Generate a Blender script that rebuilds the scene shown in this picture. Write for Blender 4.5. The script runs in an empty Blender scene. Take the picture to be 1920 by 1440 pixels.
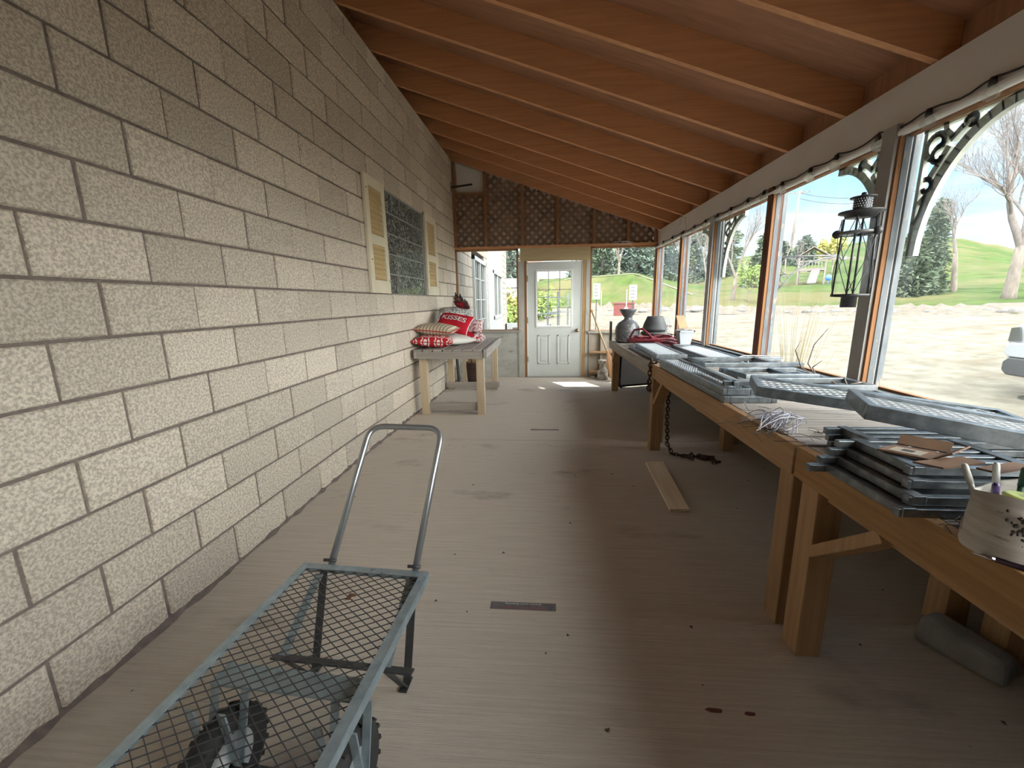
import bpy, bmesh, math, random
from math import sin, cos, pi, radians, hypot, atan2, degrees, sqrt
from mathutils import Vector, Matrix
random.seed(7)
C = bpy.context.scene.collection
scn = bpy.context.scene
# ---------------------------------------------------------------- camera
cam_d = bpy.data.cameras.new('camera'); cam = bpy.data.objects.new('camera', cam_d); C.objects.link(cam)
RX = Vector((0.99719064, 0.07305449, -0.01654928)); UP = Vector((0.00159021, 0.20023885, 0.97974582)); FW = Vector((-0.07488864, 0.97701968, -0.19956013))
mw = Matrix((RX, UP, -FW)).transposed().to_4x4(); mw.translation = Vector((0, 0, 1.324))
cam.matrix_world = mw
cam_d.sensor_fit = 'HORIZONTAL'; cam_d.sensor_width = 36; cam_d.lens = 758.587/1920*36; cam_d.clip_start = .02; cam_d.clip_end = 600
scn.camera = cam
# ---------------------------------------------------------------- sky, sun, exposure
scn.view_settings.view_transform = 'Standard'; scn.view_settings.look = 'None'
scn.view_settings.exposure = 1.80; scn.view_settings.gamma = 1; scn.view_settings.use_curve_mapping = False
w = bpy.data.worlds.new('sky'); scn.world = w; w.use_nodes = True
nt = w.node_tree; nt.nodes.clear()
def N(nt, t, **k):
    n = nt.nodes.new(t)
    for a, b in k.items(): setattr(n, a, b)
    return n
wo = N(nt, 'ShaderNodeOutputWorld'); bg = N(nt, 'ShaderNodeBackground'); tc = N(nt, 'ShaderNodeTexCoord')
sp = N(nt, 'ShaderNodeSeparateXYZ'); nt.links.new(tc.outputs['Generated'], sp.inputs[0])
rp = N(nt, 'ShaderNodeValToRGB'); nt.links.new(sp.outputs['Z'], rp.inputs[0])
rp.color_ramp.elements[0].position = 0.0; rp.color_ramp.elements[0].color = (.80, .88, .93, 1)
rp.color_ramp.elements[1].position = 0.7; rp.color_ramp.elements[1].color = (.26, .50, .86, 1)
e = rp.color_ramp.elements.new(.2); e.color = (.44, .70, .95, 1)
mp = N(nt, 'ShaderNodeMapping'); mp.inputs['Scale'].default_value = (1.0, 1.3, 5.5); mp.inputs['Rotation'].default_value = (0, .15, .4)
nt.links.new(tc.outputs['Generated'], mp.inputs[0])
cn = N(nt, 'ShaderNodeTexNoise'); cn.inputs['Scale'].default_value = 2.2; cn.inputs['Detail'].default_value = 7; cn.inputs['Roughness'].default_value = .6
nt.links.new(mp.outputs[0], cn.inputs['Vector'])
cr = N(nt, 'ShaderNodeValToRGB'); cr.color_ramp.elements[0].position = .42; cr.color_ramp.elements[1].position = .66
nt.links.new(cn.outputs[0], cr.inputs[0])
mx = N(nt, 'ShaderNodeMixRGB'); mx.inputs['Color2'].default_value = (.92, .95, .97, 1)
nt.links.new(cr.outputs[0], mx.inputs[0]); nt.links.new(rp.outputs[0], mx.inputs['Color1']); wm = N(nt, 'ShaderNodeMixRGB'); wm.inputs['Color2'].default_value = (.96, .92, .87, 1)
wf = N(nt, 'ShaderNodeMapRange', interpolation_type='SMOOTHSTEP'); nt.links.new(sp.outputs['Y'], wf.inputs[0]); wf.inputs[1].default_value = .45; wf.inputs[2].default_value = -.2
nt.links.new(wf.outputs[0], wm.inputs[0]); nt.links.new(mx.outputs[0], wm.inputs['Color1']); nt.links.new(wm.outputs[0], bg.inputs[0])
# sky strength raised out of view, behind, overhead and right, to light the interior
sky_boost = N(nt, 'ShaderNodeMapRange', interpolation_type='SMOOTHSTEP'); nt.links.new(sp.outputs['Y'], sky_boost.inputs[0])
sky_boost.inputs[1].default_value = .55; sky_boost.inputs[2].default_value = -.35; sky_boost.inputs[3].default_value = .43; sky_boost.inputs[4].default_value = 4.4
nt.links.new(sky_boost.outputs[0], bg.inputs[1])
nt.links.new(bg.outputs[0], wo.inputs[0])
sl = bpy.data.lights.new('sun', 'SUN'); sl.energy = 2.9; sl.angle = .02; sl.color = (1, .95, .86)
so = bpy.data.objects.new('sun', sl); C.objects.link(so); so.location = (-3, 12, 20)
so.rotation_euler = Vector((.24, -.48, -1)).to_track_quat('-Z', 'Y').to_euler()
scn.cycles.max_bounces = 10; scn.cycles.diffuse_bounces = 5; scn.cycles.transparent_max_bounces = 24
scn.cycles.caustics_reflective = False; scn.cycles.caustics_refractive = False; scn.cycles.sample_clamp_indirect = 6
# ---------------------------------------------------------------- materials
MATS = {}
def mat(name, col, rough=.7, col2=None, scale=(8, 8, 8), detail=5, lo=.35, hi=.65, bump=0, bscale=None, metal=0, spec=.5, attr=None, dirt=None, voro=None, coat=0):
    """procedural: noise mix of col/col2, optional second dirt noise, per-piece random attribute, bump"""
    if name in MATS: return MATS[name]
    m = bpy.data.materials.new(name); m.use_nodes = True; t = m.node_tree; b = t.nodes['Principled BSDF']
    b.inputs['Roughness'].default_value = rough; b.inputs['Metallic'].default_value = metal; b.inputs['Specular IOR Level'].default_value = spec
    L = t.links.new; c = N(t, 'ShaderNodeTexCoord').outputs['Object']
    def noise(sc, det=5, vec=None, ro=.6):
        mpn = N(t, 'ShaderNodeMapping'); mpn.inputs['Scale'].default_value = sc; L(c, mpn.inputs[0])
        n = N(t, 'ShaderNodeTexNoise'); n.inputs['Scale'].default_value = 1; n.inputs['Detail'].default_value = det; n.inputs['Roughness'].default_value = ro
        L(mpn.outputs[0], n.inputs['Vector']); return n.outputs[0]
    def ramp(v, a, bb):
        r = N(t, 'ShaderNodeMapRange'); r.inputs[1].default_value = a; r.inputs[2].default_value = bb; L(v, r.inputs[0]); return r.outputs[0]
    def mix(f, a, bb, mode='MIX'):
        x = N(t, 'ShaderNodeMixRGB', blend_type=mode)
        for i, v in ((0, f), (1, a), (2, bb)):
            if hasattr(v, 'node'): L(v, x.inputs[i])
            elif i: x.inputs[i].default_value = (*v, 1)
            else: x.inputs[i].default_value = v
        return x.outputs[0]
    out = None
    if col2: out = mix(ramp(noise(scale, detail), lo, hi), col, col2)
    if dirt: # (color, scale, lo, hi)
        out = mix(ramp(noise(dirt[1], 4), dirt[2], dirt[3]), out if out else col, dirt[0])
    if attr:
        a = N(t, 'ShaderNodeAttribute', attribute_name='rnd'); r = N(t, 'ShaderNodeMapRange'); r.inputs[3].default_value = 1-attr; r.inputs[4].default_value = 1+attr*.6
        L(a.outputs['Fac'], r.inputs[0])
        cb = N(t, 'ShaderNodeCombineColor'); [L(r.outputs[0], cb.inputs[i]) for i in range(3)]
        out = mix(1, out if out else col, cb.outputs[0], 'MULTIPLY')
    if out: L(out, b.inputs['Base Color'])
    else: b.inputs['Base Color'].default_value = (*col, 1)
    if bump:
        bp = N(t, 'ShaderNodeBump'); bp.inputs['Strength'].default_value = 1; bp.inputs['Distance'].default_value = bump
        L(noise(bscale or scale, 6, ro=.65), bp.inputs['Height']); L(bp.outputs[0], b.inputs['Normal'])
    if coat: b.inputs['Coat Weight'].default_value = coat
    MATS[name] = m; return m
def wood(name, col, col2, axis, rough=.75, bump=.0015, dirt=None, attr=None):
    s = [55, 55, 55]; s['xyz'.index(axis)] = 2.2
    return mat(name, col, rough, col2, tuple(s), 6, .3, .7, bump, tuple(s), dirt=dirt, attr=attr, spec=.25)
def glass(name, tint=(.96, .99, 1), haze=.009, hazecol=(.75, .85, .9), gloss=.25):
    m = bpy.data.materials.new(name); m.use_nodes = True; t = m.node_tree; t.nodes.clear(); L = t.links.new
    o = N(t, 'ShaderNodeOutputMaterial'); tr = N(t, 'ShaderNodeBsdfTransparent'); tr.inputs[0].default_value = (*tint, 1)
    gl = N(t, 'ShaderNodeBsdfGlossy'); gl.inputs['Roughness'].default_value = .02
    lw = N(t, 'ShaderNodeLayerWeight'); lw.inputs[0].default_value = .5; pw = N(t, 'ShaderNodeMath', operation='POWER'); L(lw.outputs['Facing'], pw.inputs[0]); pw.inputs[1].default_value = 5
    f = N(t, 'ShaderNodeMath', operation='MULTIPLY_ADD'); L(pw.outputs[0], f.inputs[0]); f.inputs[1].default_value = gloss; f.inputs[2].default_value = gloss*.024
    m1 = N(t, 'ShaderNodeMixShader'); L(f.outputs[0], m1.inputs[0]); L(tr.outputs[0], m1.inputs[1]); L(gl.outputs[0], m1.inputs[2])
    tl = N(t, 'ShaderNodeBsdfTranslucent'); tl.inputs[0].default_value = (*hazecol, 1)
    tcn = N(t, 'ShaderNodeTexCoord'); n1 = N(t, 'ShaderNodeTexNoise'); mpn = N(t, 'ShaderNodeMapping'); mpn.inputs['Scale'].default_value = (5, 5, 2.5)
    L(tcn.outputs['Object'], mpn.inputs[0]); L(mpn.outputs[0], n1.inputs['Vector']); n1.inputs['Scale'].default_value = 1.5; n1.inputs['Detail'].default_value = 8
    r = N(t, 'ShaderNodeMapRange'); r.inputs[1].default_value = .4; r.inputs[2].default_value = .75; r.inputs[3].default_value = haze*.4; r.inputs[4].default_value = haze*2.4
    L(n1.outputs[0], r.inputs[0]); m2 = N(t, 'ShaderNodeMixShader'); L(r.outputs[0], m2.inputs[0]); L(m1.outputs[0], m2.inputs[1]); L(tl.outputs[0], m2.inputs[2])
    L(m2.outputs[0], o.inputs[0]); MATS[name] = m; return m
# ---------------------------------------------------------------- mesh collector and tagging
def bend(mb, full=False):   # the block wall runs slightly off parallel toward its far end
    mb.v = [(x+.03*max(0, min(4.1, y-3)), y, z) for x, y, z in mb.v]; return mb
class MB:
    def __init__(s): s.v = []; s.f = []; s.r = []; s.sm = []
    def add(s, vs, fs, rnd=None, smooth=False):
        b = len(s.v); s.v += [tuple(x) for x in vs]; s.f += [tuple(b+i for i in f) for f in fs]
        s.r += [random.random() if rnd is None else rnd]*len(vs); s.sm += [smooth]*len(fs); return s
    def hexa(s, p, rnd=None):  # 8 corners: bottom 4 ccw, top 4 ccw
        return s.add(p, [(3, 2, 1, 0), (4, 5, 6, 7), (0, 1, 5, 4), (1, 2, 6, 5), (2, 3, 7, 6), (3, 0, 4, 7)], rnd)
    def box(s, x0, x1, y0, y1, z0, z1, rnd=None):
        return s.hexa([(x0, y0, z0), (x1, y0, z0), (x1, y1, z0), (x0, y1, z0), (x0, y0, z1), (x1, y0, z1), (x1, y1, z1), (x0, y1, z1)], rnd)
    def beam(s, a, b, wd, ht, up=(0, 0, 1), rnd=None):  # bar from a to b, section wd (side) x ht (up)
        a = Vector(a); b = Vector(b); d = (b-a).normalized(); u = Vector(up)
        if abs(d.dot(u)) > .999: u = Vector((1, 0, 0))
        sd = d.cross(u).normalized()*wd/2; uu = sd.cross(d).normalized()*ht/2
        p = [a-sd-uu, a+sd-uu, b+sd-uu, b-sd-uu, a-sd+uu, a+sd+uu, b+sd+uu, b-sd+uu]
        return s.hexa(p, rnd)
    def tube(s, pts, r, n=8, cap=True, rnd=None, flat=1.0):
        pts = [Vector(p) for p in pts]; rs = r if isinstance(r, (list, tuple)) else [r]*len(pts); vs = []; fs = []
        d0 = (pts[1]-pts[0]).normalized(); u = Vector((0, 0, 1)) if abs(d0.z) < .9 else Vector((1, 0, 0)); prev = (u-d0*u.dot(d0)).normalized()
        for i, p in enumerate(pts):
            d = (pts[min(i+1, len(pts)-1)]-pts[max(i-1, 0)])
            d = d.normalized() if d.length > 1e-9 else d0
            q = prev-d*prev.dot(d); prev = q.normalized() if q.length > 1e-6 else prev; sd = d.cross(prev)
            for k in range(n): a = 2*pi*k/n; vs.append(p+prev*rs[i]*cos(a)+sd*rs[i]*sin(a)*flat)
        for i in range(len(pts)-1):
            for k in range(n): k2 = (k+1) % n; fs.append((i*n+k, i*n+k2, (i+1)*n+k2, (i+1)*n+k))
        if cap: fs += [tuple(range(n))[::-1], tuple((len(pts)-1)*n+k for k in range(n))]
        return s.add(vs, fs, rnd, True)
    def lathe(s, prof, c, n=32, rnd=None, ax=None, cap=False):  # prof [(r,z)], centre c
        vs = []; fs = []; c = Vector(c)
        for r, z in prof:
            for k in range(n): a = 2*pi*k/n; vs.append(c+Vector((r*cos(a), r*sin(a), z)))
        if ax is not None: vs = [c+ax @ (v-c) for v in vs]
        for i in range(len(prof)-1):
            for k in range(n): k2 = (k+1) % n; fs.append((i*n+k, i*n+k2, (i+1)*n+k2, (i+1)*n+k))
        if cap: fs.append(tuple(range(n))[::-1]); fs.append(tuple((len(prof)-1)*n+k for k in range(n)))
        return s.add(vs, fs, rnd, True)
    def prism(s, poly, off, rnd=None):  # planar polygon extruded by vector off
        n = len(poly); o = Vector(off); vs = [Vector(p) for p in poly]+[Vector(p)+o for p in poly]
        return s.add(vs, [tuple(range(n))[::-1], tuple(range(n, 2*n))]+[(i, (i+1) % n, n+(i+1) % n, n+i) for i in range(n)], rnd)
    def ball(s, c, r, n=12, m=8, sc=(1, 1, 1), jit=0, rnd=None):
        vs = []; fs = []; c = Vector(c)
        for i in range(m+1):
            t = pi*i/m
            for k in range(n):
                a = 2*pi*k/n; q = 1+random.uniform(-jit, jit) if 0 < i < m else 1
                vs.append(c+Vector((r*sc[0]*sin(t)*cos(a)*q, r*sc[1]*sin(t)*sin(a)*q, r*sc[2]*cos(t)*q)))
        for i in range(m):
            for k in range(n): k2 = (k+1) % n; fs.append((i*n+k, (i+1)*n+k, (i+1)*n+k2, i*n+k2))
        return s.add(vs, fs, rnd, True)
    def xf(s, M, start=0):
        for i in range(start, len(s.v)): s.v[i] = tuple(M @ Vector(s.v[i]))
        return s
    def build(s, name, m, parent=None, base=None, bevel=0, **tags):
        if parent is not None: base = Vector(parent['_b'])
        elif base is None: base = Vector((0, 0, 0))
        base = Vector(base); me = bpy.data.meshes.new(name)
        me.from_pydata([tuple(Vector(v)-base) for v in s.v], [], s.f); me.update()
        if any(s.sm): me.polygons.foreach_set('use_smooth', s.sm)
        at = me.attributes.new('rnd', 'FLOAT', 'POINT'); at.data.foreach_set('value', s.r)
        for mm in (m if isinstance(m, (list, tuple)) else [m]): me.materials.append(mm)
        o = bpy.data.objects.new(name, me); C.objects.link(o)
        if parent is not None: o.parent = parent; o['_b'] = parent['_b']
        else: o.location = base; o['_b'] = tuple(base)
        if bevel:
            bv = o.modifiers.new('bevel', 'BEVEL'); bv.width = bevel; bv.segments = 2; bv.limit_method = 'ANGLE'
        return tag(o, **tags)
def tag(o, label=None, cat=None, group=None, kind=None):
    if label: o['label'] = label
    if cat: o['category'] = cat
    if group: o['group'] = group
    if kind: o['kind'] = kind
    return o
def thing(name, base, label, cat, group=None):
    o = bpy.data.objects.new(name, None); C.objects.link(o); o.location = base; o['_b'] = tuple(base); o.empty_display_size = .1
    return tag(o, label, cat, group)
def struct(name, mb, m, **k): return mb.build(name, m, kind='structure', **k)
def dup(root, loc, rot=None, label=None, group=None, scale=None):
    r = root.copy(); C.objects.link(r); r.location = loc
    if rot is not None: r.rotation_euler = rot
    if scale is not None: r.scale = scale
    if label: r['label'] = label
    if group: r['group'] = group
    for ch in list(root.children):
        c = ch.copy(); C.objects.link(c); c.parent = r
        for g in ch.children: d = g.copy(); C.objects.link(d); d.parent = c
    return r
# shared materials
M_block = mat('split_block', (.82, .73, .60), .9, (.52, .45, .36), (95, 95, 95), 3, .40, .60, .009, (110, 110, 110), attr=.15, dirt=((.86, .82, .76), (170, 170, 170), .62, .68), spec=.2)
M_mortar = mat('mortar', (.22, .175, .15), .95, (.15, .12, .105), (30, 30, 30), bump=.003, bscale=(90, 90, 90))
M_conc = mat('brushed_concrete', (.62, .555, .475), .85, (.47, .415, .35), (3, 90, 2), 6, .25, .75, .0035, (6, 210, 6), dirt=((.24, .20, .165), (1.3, 2.6, 1), .60, .80), spec=.25)
M_raft = wood('brown_stained_rafter', (.66, .34, .165), (.52, .26, .125), 'x', .7, .001)
M_sheath = mat('brown_roof_boards', (.42, .215, .12), .8, (.33, .165, .09), (3, 30, 3))
M_white = mat('off_white_paint', (.56, .54, .50), .6, (.48, .46, .43), (5, 5, 5))
M_post = mat('grey_post_paint', (.36, .35, .33), .6, (.30, .29, .27), (9, 9, 3))
M_trimw = mat('weathered_white_trim', (.15, .165, .175), .7, (.095, .11, .12), (20, 20, 5), dirt=((.30, .24, .18), (30, 30, 8), .6, .7))
M_bare = wood('bare_brown_stud', (.36, .20, .10), (.24, .11, .055), 'z')
M_barey = wood('bare_brown_rail', (.36, .20, .10), (.24, .11, .055), 'y')
M_darkst = wood('dark_brown_stud', (.16, .065, .035), (.10, .04, .025), 'z')
M_green = mat('dark_green_sheet', (.085, .12, .11), .6, (.05, .075, .07), (4, 4, 4))
M_galv = mat('galvanized_steel', (.27, .295, .31), .40, (.155, .175, .19), (26, 26, 26), 3, .35, .65, metal=.88, dirt=((.15, .165, .17), (6, 6, 6), .5, .75))
M_black = mat('black_iron', (.025, .025, .027), .5, (.05, .045, .04), (20, 20, 20), metal=.3)
M_glass = glass('window_glass')
M_glass2 = glass('dusty_glass', haze=.011, gloss=0)
M_fir = wood('framing_lumber_x', (.50, .325, .185), (.37, .225, .115), 'x', attr=.12)
M_firy = wood('framing_lumber_y', (.50, .325, .185), (.37, .225, .115), 'y', attr=.12)
M_firz = wood('framing_lumber_z', (.50, .325, .185), (.37, .225, .115), 'z', attr=.12)
M_grey = wood('weathered_deck_board', (.56, .51, .455), (.36, .32, .28), 'x', attr=.2, dirt=((.20, .17, .15), (8, 30, 8), .62, .75))
M_greyy = wood('weathered_board_y', (.46, .43, .39), (.30, .27, .24), 'y', attr=.2)

# ================================================================ THE SETTING
YN, YF = -1.9, 7.09      # near open end and far wall of the porch
# floor: two broom-finished slabs with a control joint
mb = MB()
mb.box(-1.68, 2.02, YN, 3.742, -.13, 0); mb.box(-1.68, 2.02, 3.748, YF+.02, -.13, 0); mb.box(-1.68, 2.02, YN+.02, YF, -.14, -.012)
struct('floor', mb, M_conc)
# mortar fillet along the foot of the block wall
mb = MB(); y = YN; prev = None; vs = []; fs = []
while y < YF: vs.append((y, random.uniform(.018, .042), random.uniform(.012, .035))); y += .06
P = []
for y, a, b in vs: P += [(-1.612, y, 0), (-1.61+a, y, .0), (-1.612, y, b)]
for i in range(len(vs)-1): fs += [(3*i+1, 3*i+4, 3*i+5, 3*i+2), (3*i, 3*i+3, 3*i+4, 3*i+1)]
mb.add(P, fs, .5); struct('baseboard_left', bend(mb), M_mortar)
# ---- split-face block wall, with the opening of the glass-block window
BH, BL = .2032, .4064
WIN = (4.14, 5.40, 1.4224, 2.4384)
def block_wall(mb, y0, y1, rows, holes, x=-1.6, ph=lambda r: 1.2 if r % 2 else 1.4, depth=.03, r0=0):
    j = .0062
    for r in range(r0, rows):
        z0, z1 = r*BH, (r+1)*BH; p = ph(r); k0 = math.floor((y0-p)/BL)
        k = k0
        while p+k*BL < y1:
            segs = [(max(p+k*BL, y0), min(p+(k+1)*BL, y1))]
            for hy0, hy1, hz0, hz1 in holes:
                if z1 > hz0+.02 and z0 < hz1-.02:
                    ns = []
                    for a, b in segs:
                        if b <= hy0 or a >= hy1: ns.append((a, b)); continue
                        if a < hy0: ns.append((a, hy0))
                        if b > hy1: ns.append((hy1, b))
                    segs = ns
            for a, b in segs:
                if b-a < .03: continue
                bx = x+random.uniform(-.003, .004); q = .006
                y_a, y_b, za, zb = a+j, b-j, z0+j*(r > 0), z1-j
                mb.add([(x-depth, y_a, za), (x-depth, y_b, za), (x-depth, y_b, zb), (x-depth, y_a, zb),
                        (bx-q, y_a, za), (bx-q, y_b, za), (bx-q, y_b, zb), (bx-q, y_a, zb),
                        (bx, y_a+q, za+q), (bx, y_b-q, za+q), (bx, y_b-q, zb-q), (bx, y_a+q, zb-q)],
                       [(0, 1, 5, 4), (1, 2, 6, 5), (2, 3, 7, 6), (3, 0, 4, 7), (4, 5, 9, 8), (5, 6, 10, 9), (6, 7, 11, 10), (7, 4, 8, 11), (8, 9, 10, 11)])
            k += 1
mb = MB(); block_wall(mb, YN, YF+.05, 18, [WIN]); mb.v = [(x, y, min(z, 3.585)) for x, y, z in mb.v]; wl = struct('wall_left', bend(mb), M_block)
a, b, c, d = WIN
ms = MB()
for y0, y1, z0, z1 in ((YN, 3, 0, 3.57), (3, a, 0, 3.57), (b, YF+.05, 0, 3.57), (a, b, 0, c), (a, b, d, 3.57)): ms.box(-1.85, -1.611, y0, y1, z0, z1)
bend(ms).build('mortar', M_mortar, wl)
# the building's mass behind the wall, and its continuation beyond the porch
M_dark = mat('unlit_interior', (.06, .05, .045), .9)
mb = MB(); mb.box(-7, -2.05, YN, 17.2, -.14, 6.3); struct('wall_building', mb, mat('grey_stucco', (.42, .40, .37), .9))
mb = MB()
EXH = [(8.75, 10.65, 0, 2.4384), (12.25, 14.8, .8128, 2.25)]
block_wall(mb, YF+.12, 17.2, 30, EXH); we = struct('wall_outside', bend(mb), mat('outdoor_split_block', (.36, .31, .25), .9, (.24, .20, .16), (95, 95, 95), 3, .40, .60, .006, (110, 110, 110), attr=.15))
mb = MB()
for y0, y1, z0, z1 in ((YF+.12, 8.75, 0, 6.1), (8.75, 10.65, 2.44, 6.1), (10.65, 12.25, 0, 6.1), (12.25, 14.8, 0, .81), (12.25, 14.8, 2.25, 6.1), (14.8, 17.2, 0, 6.1)): mb.box(-1.85, -1.611, y0, y1, z0, z1)
bend(mb).build('mortar', M_mortar, we)
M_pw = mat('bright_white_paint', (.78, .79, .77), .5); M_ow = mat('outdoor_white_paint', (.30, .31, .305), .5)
mb = MB()  # white cladding around the outside window
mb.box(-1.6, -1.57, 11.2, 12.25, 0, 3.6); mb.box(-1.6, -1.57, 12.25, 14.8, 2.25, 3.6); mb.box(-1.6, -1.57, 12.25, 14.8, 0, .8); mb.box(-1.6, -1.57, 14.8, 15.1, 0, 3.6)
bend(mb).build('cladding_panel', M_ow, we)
# outside glazed door and window on that wall
def glazed(name, y0, y1, z0, z1, cols, rows, fw=.09):
    f = MB(); x0, x1 = -1.62, -1.545
    f.box(x0, x1, y0, y0+fw, z0, z1); f.box(x0, x1, y1-fw, y1, z0, z1); f.box(x0, x1, y0, y1, z1-fw, z1); f.box(x0, x1, y0, y1, z0, z0+fw)
    for k in range(1, cols): yy = y0+(y1-y0)*k/cols; f.box(x0+.01, x1-.01, yy-.045, yy+.045, z0, z1)
    o = struct(name, bend(f), M_ow)
    g = MB(); g.box(-1.60, -1.594, y0+.03, y1-.03, z0+.03, z1-.03); bend(g).build('pane', M_glass, o)
    mt = MB()
    for k in range(cols):
        ya, yb = y0+(y1-y0)*k/cols, y0+(y1-y0)*(k+1)/cols
        mt.box(-1.59, -1.575, (ya+yb)/2-.01, (ya+yb)/2+.01, z0, z1)
        for q in range(1, rows): zz = z0+(z1-z0)*q/rows; mt.box(-1.59, -1.575, ya, yb, zz-.01, zz+.01)
    bend(mt).build('muntin', M_ow, o)
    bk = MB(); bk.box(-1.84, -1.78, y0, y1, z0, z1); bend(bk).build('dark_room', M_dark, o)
    return o
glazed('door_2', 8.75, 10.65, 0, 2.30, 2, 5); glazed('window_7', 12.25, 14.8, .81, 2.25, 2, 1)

# ---- glass-block window
wy0, wy1, wz0, wz1 = WIN
fr = MB()
for yy in (wy0, wy1-.03): fr.box(-1.66, -1.606, yy, yy+.03, wz0, wz1)
for r in range(6): zz = wz0+(wz1-wz0)*r/5; fr.box(-1.66, -1.612, wy0, wy1, zz-.006, zz+.006)
fr.box(-1.70, -1.604, wy0, wy1, wz1-.012, wz1)
win1 = struct('window_1', bend(fr), mat('grey_grout', (.30, .31, .29), .8))
gm = bpy.data.materials.new('wavy_glass_block'); gm.use_nodes = True; t = gm.node_tree; b_ = t.nodes['Principled BSDF']
b_.inputs['Base Color'].default_value = (.10, .125, .11, 1); b_.inputs['Roughness'].default_value = .06; b_.inputs['Specular IOR Level'].default_value = .9; b_.inputs['Coat Weight'].default_value = .6
vt = N(t, 'ShaderNodeTexNoise'); vt.inputs['Scale'].default_value = 17; vt.inputs['Detail'].default_value = 1.5; vt.inputs['Distortion'].default_value = 2.2
tcx = N(t, 'ShaderNodeTexCoord'); t.links.new(tcx.outputs['Object'], vt.inputs['Vector'])
bp = N(t, 'ShaderNodeBump'); bp.inputs['Distance'].default_value = .10; t.links.new(vt.outputs[0], bp.inputs['Height']); t.links.new(bp.outputs[0], b_.inputs['Normal'])
glint_ramp = N(t, 'ShaderNodeValToRGB'); glint_ramp.color_ramp.elements[0].color = (.055, .07, .062, 1); glint_ramp.color_ramp.elements[1].color = (.46, .52, .46, 1); glint_ramp.color_ramp.elements[0].position = .47; glint_ramp.color_ramp.elements[1].position = .64  # wavy highlights painted in: pale bands of reflected light in the base colour
t.links.new(vt.outputs[0], glint_ramp.inputs[0]); t.links.new(glint_ramp.outputs[0], b_.inputs['Base Color'])
pn = MB()
for r in range(5):
    for k in range(6):
        y0 = wy0+.02+(wy1-wy0-.04)*k/6+.004; y1 = wy0+.02+(wy1-wy0-.04)*(k+1)/6-.004; z0 = wz0+(wz1-wz0)*r/5+.007; z1 = wz0+(wz1-wz0)*(r+1)/5-.007
        pn.box(-1.70, -1.618, y0, y1, z0, z1)
bend(pn).build('glass_blocks', gm, win1)
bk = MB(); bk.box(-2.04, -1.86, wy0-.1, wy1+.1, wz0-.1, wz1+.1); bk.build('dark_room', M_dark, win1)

# ---- far wall: low panels, sill, plate, studs, lattice, header
def rz(x): return 2.42+.345*(1.88-x)        # underside of the rafters
M_lowp = mat('mildewed_panel', (.50, .51, .47), .85, (.40, .40, .36), (3, 3, 7), dirt=((.27, .25, .20), (9, 9, 14), .60, .72))
mb = MB()
mb.box(-1.5, -.39, YF, YF+.05, 0, .80); mb.box(-.42, -.39, YF-.012, YF, 0, .80)
wb = struct('wall_back', mb, M_lowp)
mb = MB(); mb.box(.80, 1.98, YF+.04, YF+.07, 0, .80)
for x in (.80, 1.0, 1.35, 1.62, 1.9): mb.box(x, x+.04, YF-.03, YF+.04, 0, .80)
mb.build('low_panel', mat('bare_panel_wall', (.47, .43, .36), .85, (.36, .32, .26), (9, 9, 2), dirt=((.22, .19, .15), (14, 9, 3), .6, .7)), wb)
mb = MB(); mb.box(.80, 1.93, YF-.09, YF+.04, .43, .46); mb.box(.80, 1.93, YF-.10, YF+.04, .085, .12); mb.build('ledge', M_fir, wb)
mb = MB(); mb.box(-1.48, -.36, YF-.05, YF+.08, .80, .835); mb.box(.78, 1.90, YF-.05, YF+.08, .77, .81); mb.build('sill', mat('grey_sill', (.38, .36, .32), .8, (.28, .26, .22), (10, 40, 40)), wb)
mb = MB(); mb.box(-1.48, 1.9, YF-.03, YF+.04, 2.195, 2.235); mb.build('plate', M_raft, wb)
for x in (-1.455, -.936, -.325, .252, .848, 1.40, 1.85):
    wd = .045
    mb = MB(); mb.box(x-wd/2, x+wd/2, YF-.03, YF+.04, 2.235, rz(x)+.12); mb.build('stud', M_bare, wb)
mb = MB(); mb.box(-.945, -.905, YF-.05, YF-.03, 3.1, 3.28); 
mb = MB(); mb.box(-1.42, -.96, YF-.03, YF+.03, 3.05, 3.085); mb.build('blocking', M_bare, wb)
mb = MB(); mb.prism([(-1.41, YF+.03, 3.085), (-.96, YF+.03, 3.085), (-.96, YF+.03, rz(-.96)), (-1.41, YF+.03, rz(-1.41))], (0, .01, 0)); mb.build('white_panel', M_pw, wb)
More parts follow.
